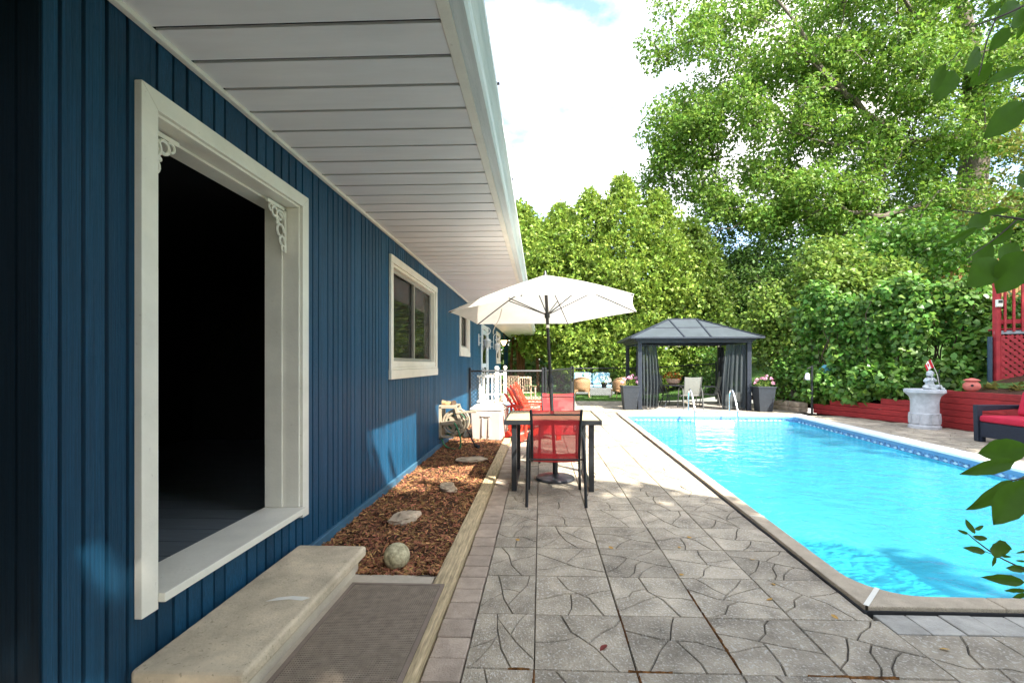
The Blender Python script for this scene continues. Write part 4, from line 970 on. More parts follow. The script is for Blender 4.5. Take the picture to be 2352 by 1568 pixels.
for x in (-.42, .42): MB().bx(x-.40, x+.40, -.30, .2, .362, .48).build('seat_cushion', blue_cu, t, bevel=.04, segs=3); MB().bx(x-.40, x+.40, .16, .34, .49, 1.02).build('back_cushion', blue_cu, t, bevel=.07, segs=3)
t = thing('coffee_table', 'low grey wicker table with a white flower pot on the lawn', 'table', (2.55, 19.6, 0)); MB().bx(-.48, .48, -.28, .28, .08, .38).build('body', grey_wk, t, bevel=.015)
for sx in (-.42, .42):
    for sy in (-.22, .22): MB().bx(sx-.03, sx+.03, sy-.03, sy+.03, 0, .08).build('leg', grey_wk, t)
def pot_flowers(name, label, loc, pot, potm, clump, fl, group=None, leaf=lime_l, fs=.05, nf=60, heads=None):
    t = thing(name, label, 'plant', loc, 0, group); pot().build('pot', potm, t, smooth=False, bevel=.004)
    cl = [(loc[0]+c[0], loc[1]+c[1], loc[2]+c[2], c[3], c[4], c[5]) for c in clump]
    P, D, Nn = shell_leaves(cl, 3800, .5, .6, .1, .2); leaf_mesh('leaves', P, D, Nn, NR.uniform(.03, .06, len(P)), 'quad', leaf, t)
    if heads:
        hc = [(loc[0]+h[0], loc[1]+h[1], loc[2]+h[2], h[3], h[3], h[3]*.8) for h in heads]; P, D, Nn = shell_leaves(hc, 13000, .6, .3, 0, .5)
        stuff(leaf_mesh('blooms', P, D, Nn, NR.uniform(.02, .035, len(P)), 'petal', fl, t))
        sm = MB()
        for h in heads: sm.tube([(h[0]*.5, h[1]*.5, clump[0][2]-.08), (h[0], h[1], h[2])], .004, 4)
        sm.build('stem', leaf, t)
    else:
        P, D, Nn = shell_leaves([(a, b_, c, x*1.05, y*1.05, z*1.1) for a, b_, c, x, y, z in cl], nf*40, .5, .8, 0, .9)
        stuff(leaf_mesh('blooms', P, D, Nn, NR.uniform(fs*.6, fs, len(P)), 'petal', fl, t))
    return t
pot_flowers('flower_pot', 'dark pot of white flowers on the low wicker table', (2.72, 19.55, .385), lambda: MB().lathe([(.09, 0), (.13, .2), (.14, .2), (.14, .23)], 14), black_pl, [(0, 0, .34, .26, .24, .15)], wh_fl, nf=60)

# ================================================================== GAZEBO AND THE FAR PATIO
GA = R(-2.5)          # the gazebo is turned a little
gz_ = thing('gazebo', 'charcoal metal gazebo with hipped roof panels and gathered mesh curtains', 'gazebo', (3.06, 14.15, 0), GA)
GW, GD, EH = 3.24, 2.55, 2.05
MB().bx(-.1, GW+.1, -.08, GD+.1, -.01, .006).build('gravel_floor', gravel_m if False else mat('gazebo_gravel', (.36, .32, .28), .95, .25, 50, .8, 120), gz_)
for x, y in ((0, 0), (GW, 0), (0, GD), (GW, GD)):
    m = MB(); m.bx(x-.06, x+.06, y-.06, y+.06, .0, EH)
    for k in (-.03, 0, .03): m.bx(x+k-.006, x+k+.006, y-.066, y-.0605, .05, EH-.02)
    m.bx(x-.09, x+.09, y-.09, y+.09, .0, .012); m.build('post', char_m, gz_, bevel=.004)
OH = .32; e = MB()
for z, o_ in ((EH, .08), (EH+.05, .14), (EH+.10, .20)):
    a = o_; e.bx(-a, GW+a, -a, -a+.05, z, z+.049).bx(-a, GW+a, GD+a-.05, GD+a, z, z+.049).bx(-a, -a+.05, -a+.0505, GD+a-.0505, z, z+.049).bx(GW+a-.05, GW+a, -a+.0505, GD+a-.0505, z, z+.049)
e.build('cornice', char_m, gz_, bevel=.004)
Z0, Z1 = EH+.15, EH+.84; r0, r1 = (GW/2-.45, GW/2+.45), GD/2
cor = [Vector((-OH, -OH, Z0)), Vector((GW+OH, -OH, Z0)), Vector((GW+OH, GD+OH, Z0)), Vector((-OH, GD+OH, Z0))]
rid = [Vector((r0[0], r1, Z1)), Vector((r0[1], r1, Z1))]
th = Vector((0, 0, .02))
def rpanel(pts):
    n = len(pts); m = MB(); m.add([p-th for p in pts]+list(pts), [tuple(range(n))[::-1], tuple(range(n, 2*n))]+[(i, (i+1) % n, n+(i+1) % n, n+i) for i in range(n)]); m.build('roof_panel', roof_m, gz_)
def split_face(bl, br, tr, tl, cuts):
    lo = [bl]+[bl.lerp(br, c) for c in cuts]+[br]; hi = [tl]+[tl.lerp(tr, (c-cuts[0])/(cuts[-1]-cuts[0]) if len(cuts) > 1 else .5) for c in cuts]+[tr]
    for i in range(len(lo)-1):
        for f0, f1 in ((0, .5), (.5, 1)):
            a, b_, c, d = lo[i].lerp(hi[i], f0), lo[i+1].lerp(hi[i+1], f0), lo[i+1].lerp(hi[i+1], f1), lo[i].lerp(hi[i], f1)
            q = [a, b_, c] if (c-d).length < .01 else [a, b_, c, d]; rpanel(q)
    return lo, hi
seam = MB()
for bl, br, tr, tl, cu in ((cor[0], cor[1], rid[1], rid[0], (.41, .61)), (cor[2], cor[3], rid[0], rid[1], (.41, .61)), (cor[1], cor[2], rid[1], rid[1], (.5,)), (cor[3], cor[0], rid[0], rid[0], (.5,))):
    lo, hi = split_face(bl, br, tr, tl, cu)
    for a, b_ in zip(lo[1:-1], hi[1:-1]): seam.bar(a+th*.6, b_+th*.6, .04, .03)
    seam.bar(lo[0].lerp(hi[0], .5)+th*.4, lo[-1].lerp(hi[-1], .5)+th*.4, .03, .024)
for a, b_ in ((cor[0], rid[0]), (cor[1], rid[1]), (cor[2], rid[1]), (cor[3], rid[0]), (rid[0], rid[1])): seam.bar(a+th*.7, b_+th*.7, .06, .035)
for i in range(4): seam.bar(cor[i]-th*.4, cor[(i+1) % 4]-th*.4, .05, .045)
seam.build('roof_seam', char_m, gz_)
def curtain(a, b_, spread, seed, z0=.04, z1=EH-.06, pull=0.):
    """gathered curtain hanging between two points, fanning out to the bottom"""
    a = Vector(a); b_ = Vector(b_); d = b_-a; L_ = d.length; d.normalize(); nrm = Vector((-d.y, d.x, 0)); nn, mm = 40, 16; vs = []; r = random.Random(seed); ph = r.uniform(0, 6)
    for j in range(mm+1):
        f = j/mm; z = z1+(z0-z1)*f; wd = L_*(1+spread*math.sin(math.pi*.5*min(1, f*1.3)) - pull*max(0, f-.62)*2.2); amp = .022+.022*f
        for i in range(nn+1):
            u = i/nn; k = amp*(math.sin(u*34+ph+.6*math.sin(f*4))+.4*math.sin(u*61+ph*2))
            p = a+d*(wd*u)+nrm*k; vs.append((p.x, p.y, z+.01*math.sin(u*20)*(f == 1)))
    m = MB(); m.add(vs, [(j*(nn+1)+i, j*(nn+1)+i+1, (j+1)*(nn+1)+i+1, (j+1)*(nn+1)+i) for j in range(mm) for i in range(nn)])
    m.build('curtain', curt_m, gz_, smooth=True)
curtain((.07, .02, 0), (.50, .02, 0), .28, 1, pull=.22); curtain((GW-.07, .02, 0), (GW-.66, .02, 0), .22, 2)
curtain((-.02, .10, 0), (-.02, .36, 0), .1, 3); curtain((-.02, GD-.10, 0), (-.02, GD-.36, 0), .15, 4, z0=.02)
curtain((GW, GD-.1, 0), (GW-.02, GD-.5, 0), .3, 5); curtain((GW-.02, .10, 0), (GW-.02, .45, 0), .1, 6)
MB().tube([(0, .02, EH-.05), (GW, .02, EH-.05)], .008, 6).tube([(-.02, 0, EH-.05), (-.02, GD, EH-.05)], .008, 6).build('curtain_rod', metal_bk, gz_)
sl = MB(); bl_ = MB()
for i in range(10):
    x = .3+i*.3; sl.tube([(x-.3 if i else 0.02, .12, EH-.03), (x-.15, .12, EH-.09), (x, .12, EH-.05)], .004, 4); bl_.ball((x, .12, EH-.10), .028, 8, 6)
t = thing('string_lights', 'string of small globe bulbs along the inside of the gazebo eave', 'lights', (3.06, 14.15, 0), GA); sl.build('wire', metal_bk, t); bl_.build('bulbs', mat('bulb_glass', (.45, .38, .28), .2, .1), t, smooth=True)
tag_ = MB().bx(.78, .86, .10, .105, EH-.20, EH-.13); tgo = tag_.build('hanging_tag', white_pt, gz_)
# dining set inside
def gpt(x, y, z=0): v = Matrix.Rotation(GA, 3, 'Z') @ Vector((x, y, z)); return (v.x+3.06, v.y+14.15, v.z)
t = thing('dining_table', 'dark round glass patio table inside the gazebo', 'table', gpt(1.35, 1.25), GA)
MB().lathe([(.72, .70), (.735, .705), (.735, .725), (.72, .73)], 40).build('table_top', mat('smoked_glass', (.03, .035, .04), .15, .1), t, smooth=True)
for k in range(4):
    a = R(45+90*k); MB().tube(spl([(.60*math.cos(a), .60*math.sin(a), 0), (.42*math.cos(a), .42*math.sin(a), .36), (.60*math.cos(a), .60*math.sin(a), .70)]), .016, 6).build('leg', char_m, t, smooth=True)
MB().tube(arc((0, 0, .36), .42, 0, 360, 20, (1, 0, 0), (0, 1, 0)), .011, 6, cap=False).build('leg_ring', char_m, t)
gfr = mat('grey_frame', (.12, .12, .115), .4, .1)
for x, y, r_, lab in ((1.62, .40, 3, 'grey sling chair with its back to the pool inside the gazebo'), (2.45, 1.05, 80, 'grey sling chair in profile beside the right gazebo curtain'), (.98, 2.05, 190, 'grey sling chair on the far side of the gazebo table'), (.42, 1.15, -85, 'grey sling chair half behind the left gazebo curtain')):
    sling_chair('sling_chair', lab, gpt(x, y), R(r_)+GA, grey_sling, gfr, 'grey sling chairs in the gazebo', hb=1.0, w=.5)
pot_flowers('flower_bowl', 'pale clay bowl of orange chrysanthemums on the gazebo table', gpt(1.28, 1.12, .732), lambda: MB().lathe([(.12, 0), (.19, .05), (.235, .16), (.24, .19), (.22, .19)], 18), terra, [(0, 0, .26, .29, .27, .13)], or_fl, nf=55)
hd1 = [(-.16, 0, .95, .075), (.02, -.03, .99, .08), (.10, .05, 1.07, .06), (.20, 0, .98, .07), (.22, -.08, .86, .07), (-.23, -.05, .86, .06), (.0, .1, 1.0, .07)]
def planter():
    m = MB(); m.cur = 0; k = 8
    frus(m, .36, .36, .50, .50, 0, .70); frus(m, .53, .53, .53, .53, .70, .735)
    return m
for (x, y), lab, hs in (((2.76, 14.22), 'charcoal tapered planter of pink geraniums by the left gazebo post', 1), ((6.62, 13.78), 'charcoal tapered planter of pink geraniums by the right gazebo post', 1.15)):
    t = pot_flowers('planter', lab, (x, y, 0), planter, mat('planter_resin', (.028, .034, .042), .6, .15, 20, .4, 60), [(0, 0, .80, .24, .24, .10)], pk_fl, 'planters of pink geraniums', heads=[(a*hs, b_, c*.985, d*.74) for a, b_, c, d in hd1])
    rb_ = MB()
    for i in range(9):
        z = .06+i*.066; w0 = .18+.07*z/.7; rb_.bar((-w0*.86, -w0-.002, z+.10), (w0*.86, -w0-.002-.0, z), .012, .008, up=(0, 1, 0)) if z < .56 else None
    rb_.build('woven_rib', MATS['planter_resin'], t)
# pool ladder
lad = thing('pool_ladder', 'two bent stainless steel grab rails and white step at the far pool edge', 'ladder', (4.55, 12.3, 0))
for x in (4.02, 5.12):
    MB().tube(spl([(x, iF+.12, -.02), (x, iF+.11, .55), (x, iF+.02, .70), (x, iF-.10, .68), (x, iF-.24, .48), (x, iF-.38, .22), (x, iF-.40, .1), (x, iF-.40, -.7)], 6), .024, 10).build('grab_rail', chrome, lad, world=True, smooth=True)
    MB().bx(x-.20, x-.02, iF+.07, iF+.17, .10, .13).lathe([(.05, .036), (.045, .05), (.028, .055)], 12, (x, iF+.12, 0)).build('clamp', white_pt, lad, world=True, bevel=.004)
MB().bx(4.04, 5.10, iF-.36, iF-.02, -.21, -.10).build('top_step', white_pt, lad, world=True, bevel=.02)
MB().bx(4.04, 5.10, iF-.46, iF-.1, -.5, -.42).build('lower_step', white_pt, lad, world=True, bevel=.02)
sk = MB().tube(arc((2.55, 12.2, -.16), .05, 0, 200, 8), .012, 6); o = sk.build('float_handle', metal_bk); tag(o, 'small dark loop floating at the far left pool corner', 'pool float')
fl = MB().tube([(2.16, 4.02, -.2), (2.2, 3.85, -.195)], .035, 10); o = fl.build('pool_thermometer', mat('float_blue', (.02, .12, .45), .4, .05), smooth=True); tag(o, 'small blue float by the left pool coping', 'pool float')

# ================================================================== RIGHT-HAND SIDE
rwt = thing('retaining_wall', 'low dark red stepped timber retaining wall behind the stone pedestal', 'wall', (8.9, 10, 0))
TH = .137
def timber(a, b_, lev, ext=.0):
    a = Vector((*a, 0)); b_ = Vector((*b_, 0)); d = (b_-a).normalized(); nrm = Vector((d.y, -d.x, 0)); nrm = nrm if nrm.x > 0 else -nrm
    off = nrm*(.045+.002*lev+rng.uniform(-.004, .004)); z = lev*TH+TH/2
    MB().bar(a-d*ext+off+Vector((0, 0, z)), b_+d*ext+off+Vector((0, 0, z)), .09, TH-.008).build('timber', redwood, rwt, world=True, bevel=.006)
segs = [((7.82, 13.3), (8.47, 11.72)), ((8.47, 11.72), (8.93, 10.45)), ((8.93, 10.45), (9.02, 9.2)), ((9.02, 9.2), (9.05, 6.6)), ((9.05, 6.6), (9.06, 2.6))]
for i, (a, b_) in enumerate(segs):
    for lev in range((3, 4, 6, 6, 6)[i]):
        aa, bb = Vector(a), Vector(b_)
        if i == 0 and lev == 2: aa = aa.lerp(bb, .28)
        if i == 1 and lev == 3: aa = aa.lerp(bb, .05)
        timber(tuple(aa), tuple(bb), lev, .03)
for i, (a, b_) in enumerate(segs):
    a = Vector((*a, 0)); b_ = Vector((*b_, 0)); d = (b_-a).normalized(); nrm = Vector((d.y, -d.x, 0)); nrm = nrm if nrm.x > 0 else -nrm; top = ((3, 4, 6, 6, 6)[i]-(1 if i < 2 else 0))*TH-.02
    MB().bar(a+nrm*.115+Vector((0, 0, (top-.12)/2)), b_+nrm*.115+Vector((0, 0, (top-.12)/2)), .04, top+.12).build('added_backing', redwood, rwt, world=True)  # added behind the timbers to stop sun leaking through the gaps
MB().bx(8.97, 9.12, 10.40, 10.55, .4, .82).build('end_post', redwood, rwt, world=True)
for i, (x, y) in enumerate(((7.62, 13.75), (7.50, 14.25), (7.46, 14.8), (7.44, 15.35))):      # old block edging beyond
    for k in range(2):
        o = MB().bx(-.14, .14, -.26, .26, 0, .14).build('wall_block', rock_m, loc=(x, y, k*.145), bevel=.02, rot=(0, 0, .1*i)); tag(o, 'grey brown concrete block edging the vine bank, '+('lower' if k == 0 else 'upper')+' course', 'block', 'blocks edging the vine bank')
# pedestal fountain
pd = thing('stone_pedestal', 'white fluted stone pedestal bowl before the red retaining wall', 'pedestal', (8.42, 10.3, 0))
MB().lathe([(.285, 0), (.285, .055), (.265, .075), (.262, .10)], 32).build('foot', urn_m, pd, smooth=True)
MB().lathe([(.258, .10), (.262, .14), (.258, .30), (.268, .325), (.255, .335)], 48, fn=lambda r, z, t: r*(1+.035*math.cos(10*t)+.02*math.sin(34*t+z*60))).build('leaf_band', urn_m, pd, smooth=True)
for k in range(10):
    a = 2*math.pi*k/10+.3; c_, s_ = math.cos(a), math.sin(a); m = MB()
    m.prism([(-.055, 0), (.055, 0), (.07, .12), (.045, .20), (0, .225), (-.045, .20), (-.07, .12)], ((.255*c_, .255*s_, .105), (-s_, c_, 0), (0, 0, 1)), .018); m.build('carved_leaf', urn_m, pd, bevel=.006)
MB().lathe([(.245, .335), (.24, .55), (.25, .64), (.27, .70), (.315, .745)], 60, fn=lambda r, z, t: r*(1+.018*abs(math.cos(12*t)))).build('fluted_shaft', urn_m, pd, smooth=True)
MB().lathe([(.32, .746), (.35, .775), (.36, .785), (.36, .84), (.345, .855), (.32, .85), (.30, .80), (.05, .79)], 36).build('basin', urn_m, pd, smooth=True)
# seated cherub statue
stt = thing('cherub_statue', 'small grey stone statue of a seated child holding a pipe', 'statue', (8.50, 10.26, .845), R(-18))
me = bpy.data.meshes.new('figure')
sv = [((0, 0, .07), .075), ((0, .01, .15), .07), ((0, .0, .22), .062), ((0, -.005, .265), .034), ((0, -.01, .31), .058), ((0, -.012, .355), .057), ((0, -.01, .395), .03),
      ((.065, -.01, .235), .03), ((.105, -.02, .18), .027), ((.06, -.085, .205), .022), ((.02, -.10, .255), .018),
      ((-.065, -.01, .235), .03), ((-.11, -.02, .18), .027), ((-.06, -.085, .20), .022), ((-.02, -.10, .24), .018),
      ((.06, -.04, .06), .05), ((.14, -.12, .085), .043), ((.16, -.10, .03), .032), ((.20, -.15, .02), .026),
      ((-.06, -.04, .06), .05), ((-.14, -.09, .06), .043), ((-.10, -.17, .035), .032), ((-.04, -.20, .025), .026)]
ed = [(0, 1), (1, 2), (2, 3), (3, 4), (4, 5), (5, 6), (2, 7), (7, 8), (8, 9), (9, 10), (2, 11), (11, 12), (12, 13), (13, 14), (0, 15), (15, 16), (16, 17), (17, 18), (0, 19), (19, 20), (20, 21), (21, 22)]
me.from_pydata([v for v, r_ in sv], ed, []); me.materials.append(statue_m)
fo = bpy.data.objects.new('figure', me); C.objects.link(fo); fo.parent = stt
sk_ = fo.modifiers.new('skin', 'SKIN'); sk_.use_smooth_shade = True
for i, (v, r_) in enumerate(sv): me.skin_vertices[0].data[i].radius = (r_, r_); 
me.skin_vertices[0].data[0].use_root = True
fo.modifiers.new('sub', 'SUBSURF').levels = 2; fo.modifiers['sub'].render_levels = 2
hm = MB(); r2 = random.Random(5)
for i in range(34):
    t_ = r2.uniform(0, 6.28); p_ = r2.uniform(.0, 1.7); d = Vector((math.sin(p_)*math.cos(t_), math.sin(p_)*math.sin(t_), math.cos(p_)))
    if d.y < -.45 and d.z < .5: continue
    hm.ball(Vector((0, -.008, .342))+d*.058, .019, 7, 5)
hm.build('curls', statue_m, stt, smooth=True)
MB().ball((0, -.075, .327), .010, 6, 5).ball((.024, -.062, .342), .007, 6, 4).ball((-.024, -.062, .342), .007, 6, 4).ball((.0, -.066, .304), .011, 6, 4).ball((.06, -.01, .335), .015, 6, 5).ball((-.06, -.01, .335), .015, 6, 5).build('face_features', statue_m, stt, smooth=True)
MB().tube([(.0, -.075, .305), (-.005, -.125, .245), (-.02, -.16, .20)], [.008, .009, .012], 8).build('pipe', statue_m, stt, smooth=True)
MB().lathe([(.12, 0), (.13, .02), (.10, .04)], 14, (0, -.03, 0)).build('seat_rock', statue_m, stt)
# wire stand on the bowl and the little flag
t = thing('wire_hanger', 'thin black wire stand rising from the pedestal bowl', 'wire stand', (8.42, 10.3, .845)); MB().tube([(-.26, -.16, 0), (.06, -.20, -.0), (.10, -.28, .0), (.07, -.28, .36), (.09, -.27, .45)], .006, 6).tube([(.10, -.28, 0), (.27, -.24, .0)], .005, 6).build('rod', metal_bk, t)
t = thing('small_flag', 'small red and white maple leaf flag on a white stick above the statue', 'flag', (8.72, 10.42, .82))
fd = Vector((-.13, 0, .30)).normalized(); b0 = Vector((.07, 0, .36)); MB().tube([(.16, .02, -.0), b0, b0+fd*.34], .006, 6).build('stick', white_pt, t)
up_ = fd; sd = Vector((-.22, 0, -.10)); sd = (sd-up_*sd.dot(up_)).normalized(); o0 = b0+fd*.16
fl_w = mat('flag_white', (.80, .78, .76), .8, .02); fl_r = mat('flag_red', (.55, .02, .03), .8, .05)
def fq(u0, u1, v0, v1, off=0): 
    f_ = lambda u, v: o0+sd*(u*.19)+up_*(v*.20*(1-.35*u))+Vector((0, -.004-off+.02*math.sin(u*5), 0)); return [f_(u0, v0), f_(u1, v0), f_(u1, v1), f_(u0, v1)]
for a, b_, mt_, nm in ((0, .26, fl_r, 'red_stripe'), (.26, .74, fl_w, 'white_field'), (.74, 1, fl_r, 'red_stripe')): m = MB(); [m.add(fq(a+(b_-a)*i/4, a+(b_-a)*(i+1)/4, 0, 1), [(0, 1, 2, 3)]) for i in range(4)]; m.build(nm, mt_, t)
lf = [(0, .5), (.25, .42), (.2, .36), (.45, .2), (.38, .12), (.42, -.05), (.2, -.1), (.22, -.18), (.03, -.15), (.03, -.45), (-.03, -.45), (-.03, -.15), (-.22, -.18), (-.2, -.1), (-.42, -.05), (-.38, .12), (-.45, .2), (-.2, .36), (-.25, .42)]
f_ = lambda u, v: o0+sd*(u*.19)+up_*(v*.20*(1-.35*u))+Vector((0, -.007+.02*math.sin(u*5), 0))
m = MB(); m.add([f_(.5+a*.34, .5+b_*.62) for a, b_ in lf], [tuple(range(len(lf)))]); m.build('maple_leaf', fl_r, t)
# coral birdhouse jar
t = thing('clay_birdhouse', 'round coral clay birdhouse with a flat cap on the retaining wall', 'birdhouse', (9.10, 9.95, 6*TH))
MB().lathe([(.05, 0), (.11, .03), (.145, .09), (.14, .15), (.10, .205), (.075, .225)], 28).build('jar', coral_m, t, smooth=True); MB().lathe([(.13, .226), (.135, .236), (.10, .262), (.02, .285)], 28).build('cap', coral_m, t, smooth=True)
MB().tube([(-.085, -.105, .13), (-.095, -.118, .131)], .024, 14).build('entry_hole', black_pl, t)
# wicker sofa with red cushions
sf = thing('wicker_sofa', 'dark wicker outdoor sofa with red cushions facing the pool', 'sofa', (8.35, 7.7, 0))
SB = [(-.40, -.84), (.40, .86)]
MB().bx(-.40, .40, -.84, .84, .09, .36).build('seat_base', wicker_dk, sf, bevel=.012)
MB().bx(.32, .41, -.84, .84, .361, .74).build('back_panel', wicker_dk, sf, bevel=.02)
for s in (1, -1): 
    m = MB(); m.prism([(-.42, .0), (-.34, 0), (-.34, .55), (.41, .60), (.41, .66), (-.44, .66)], ((0, s*.89-.045, 0), (1, 0, 0), (0, 0, 1)), -.09); m.build('arm', wicker_dk, sf, bevel=.012)
for x, y in ((-.36, .84), (.36, .84), (-.36, -.84), (.36, -.84)): MB().bx(x-.035, x+.035, y-.035, y+.035, 0, .089).build('foot', wicker_dk, sf)
for y in (.42, -.42): MB().bx(-.43, .30, y-.41, y+.41, .365, .48).build('seat_cushion', cush_red, sf, bevel=.04, segs=4)
for y in (.40, -.42):
    o = MB().bx(-.07, .07, -.38, .38, .0, .46).build('back_cushion', cush_red, sf, bevel=.06, segs=4, loc=(.22, y, .47), rot=(0, R(14), 0))
# red deck with railing and lattice skirt
dk = thing('red_deck', 'raised red stained deck with picket railing and lattice skirt', 'deck', (10.3, 10.2, 0))
DA = Vector((9.93, 10.35, 0)); DB = Vector((12.6, 8.9, 0)); dd = (DB-DA).normalized(); dn = Vector((dd.y, -dd.x, 0)); dn = dn if dn.y > 0 else -dn; LL = (DB-DA).length
g0 = .70
MB().bar(DA+Vector((0, 0, 2.09)), DB+Vector((0, 0, 2.09)), .04, .07).build('rim_board', mat('pale_edge', (.35, .36, .38), .6, .1), dk, world=True)
for i in range(9):
    MB().bar(DA+dn*(.08+.145*i)+Vector((0, 0, 2.16)), DB+dn*(.08+.145*i)+Vector((0, 0, 2.16)), .138, .03).build('deck_board', redrail, dk, world=True)
for k in (0, 1.25, 2.5): p_ = DA+dd*(k+.05); MB().bar(p_+Vector((0, 0, g0-.2)), p_+Vector((0, 0, 3.36)), .10).build('post', redrail, dk, world=True, bevel=.005)
MB().bar(DA-dd*.14+Vector((0, 0, 3.38)), DB+Vector((0, 0, 3.38)), .15, .035).build('cap_rail', redrail, dk, world=True)
MB().bar(DA+Vector((0, 0, 3.28)), DB+Vector((0, 0, 3.28)), .035, .09).bar(DA+Vector((0, 0, 2.32)), DB+Vector((0, 0, 2.32)), .035, .09).build('rail', redrail, dk, world=True)
k = .17
while k < LL-.05:
    p_ = DA+dd*k-dn*.03; MB().bar(p_+Vector((0, 0, 2.10)), p_+Vector((0, 0, 3.33)), .06, .035, up=tuple(dd)).build('picket', redrail, dk, world=True); k += .135
lt = MB(); k = -1.4; A_ = DA+dd*.12
while k < 2.5:
    for sg, o_ in ((1, 0), (-1, .012)):
        a0, a1 = max(0, k), min(2.4, k+1.32)
        if a1-a0 > .03:
            z0_, z1_ = (g0+(a0-k), g0+(a1-k)) if sg > 0 else (g0+1.32-(a0-k), g0+1.32-(a1-k))
            lt.bar(A_+dd*a0-dn*(.01+o_)+Vector((0, 0, z0_)), A_+dd*a1-dn*(.01+o_)+Vector((0, 0, z1_)), .010, .062, up=(-dd.y, dd.x, 0) if False else tuple(dn)) if False else lt.bar(A_+dd*a0-dn*(.01+o_)+Vector((0, 0, z0_)), A_+dd*a1-dn*(.01+o_)+Vector((0, 0, z1_)), .062, .010, up=tuple(dn))
    k += .135
lt.build('lattice', redrail, dk, world=True)
MB().bar(A_+Vector((0, 0, g0)), A_+Vector((0, 0, 2.0)), .05).bar(A_+Vector((0, 0, g0+.03)), A_+dd*2.4+Vector((0, 0, g0+.03)), .05).build('lattice_frame', redrail, dk, world=True)
t = thing('solar_lamp', 'small white solar lamp on the red deck post', 'lamp', tuple(DA+dd*.05-dn*.055+Vector((0, 0, 2.72)))); MB().bx(-.06, .06, -.06, 0, -.08, .08).build('case', white_pt, t, bevel=.012); MB().bx(-.045, .045, -.064, -.0605, .0, .065).build('solar_cell', metal_bk, t)
t = thing('drain_pipe', 'ribbed black drain pipe standing beside the lattice skirt', 'pipe', (9.86, 10.36, 0)); MB().tube([(0, 0, .6), (0, 0, 2.0)], .045, 10).build('pipe', mat('blue_black_pipe', (.03, .06, .09), .5, .2), t, smooth=True)
# little things among the vines
t = thing('bird_feeder', 'tall black pole with a silver bell feeder among the vines', 'bird feeder', (7.55, 12.95, 0)); MB().tube([(0, 0, 0), (0, 0, 1.36)], .03, 8).build('pole', metal_bk, t); MB().lathe([(.02, .22), (.05, .20), (.09, .12), (.10, .02), (.07, 0)], 14, (-.16, -.06, .95)).build('feeder', chrome, t, smooth=True); MB().tube([(0, 0, 1.33), (-.16, -.06, 1.28), (-.16, -.06, 1.16)], .008, 6).build('hook', metal_bk, t)
t = thing('birdhouse', 'small turquoise wooden birdhouse hanging in the vines', 'birdhouse', (7.98, 13.05, 1.10)); MB().prism([(-.09, 0), (.09, 0), (.09, .16), (0, .26), (-.09, .16)], ((0, .07, 0), (1, 0, 0), (0, 0, 1)), .14).build('box', mat('turquoise_paint', (.10, .32, .40), .7, .1), t); MB().bar((-.005, 0, .275), (.125, 0, .15), .17, .012, up=(1, 0, 1)).bar((.005, 0, .275), (-.125, 0, .15), .17, .012, up=(-1, 0, 1)).build('roof', mat('turquoise_roof', (.12, .40, .50), .7, .1), t); MB().tube([(0, -.072, .11), (0, -.078, .11)], .022, 12).build('entry_hole', black_pl, t)

# ================================================================== TREES AND PLANTS
def tree(name, label, trunk, radii, clumps, dens, size, tpl, lm, bm, group=None, jit=.35, up=.5, droop=.3, inner=.35, tip=.012, arch=.12, steps=4):
    t = thing(name, label, 'tree', tuple(trunk[0]), 0, group)
    o = skeleton(trunk, radii, [c[:3] for c in clumps], steps, arch, tip).build('trunk', bm, t, smooth=True); o.matrix_parent_inverse = Matrix.Translation(-Vector(trunk[0]))
    P, D, Nn = shell_leaves(clumps, dens, jit, up, droop, inner)
    leaf_mesh('crown', P, D, Nn, NR.uniform(size*.65, size*1.15, len(P)), tpl, lm, t); return t
def fill(center, rad, n, cr, seed, zmin=-99, keep=None, flat=.5):
    r = random.Random(seed); out = []; k = 0
    while len(out) < n and k < n*40:
        k += 1; d = Vector((r.gauss(0, 1), r.gauss(0, 1), r.gauss(0, 1))).normalized()*(r.random()**.38)
        p = Vector((center[0]+d.x*rad[0], center[1]+d.y*rad[1], center[2]+d.z*rad[2]))
        if p.z < zmin or (keep and not keep(p)): continue
        s = r.uniform(.65, 1.25)*cr; out.append((p.x, p.y, p.z, s, s, s*flat))
    return out
# the big silver maple
cl = fill((18.2, 25, 16.0), (13.2, 4.6, 10.0), 560, .85, 3, 7.0, flat=.78)
cl += fill((7.2, 24.5, 12.6), (2.5, 2, 3.0), 46, .75, 8, flat=.7) + fill((12.5, 23.5, 9.4), (4.6, 2.5, 1.5), 60, .8, 9, flat=.7)
cl = [c for c in cl if not (abs(c[0]-c[1]*.91+.3) < .9 and c[1] < 25.5 and c[2] < 14.5 and c[2] > 7 and rng.random() < .35)]
tree('maple_tree', 'huge spreading maple with grey limbs above the vine hedge', [(23.5, 26, 4.6), (23.4, 26, 7), (23.6, 26, 10), (24.1, 26, 14), (23.9, 26, 17.5), (23, 25.8, 21), (22, 25.6, 24.5)], [.92, .78, .71, .62, .5, .35, .18], cl, 400, .215, 'maple5', maple_l, bark_m, jit=.6, up=.55, droop=.45, inner=.25, tip=.03, arch=.05)
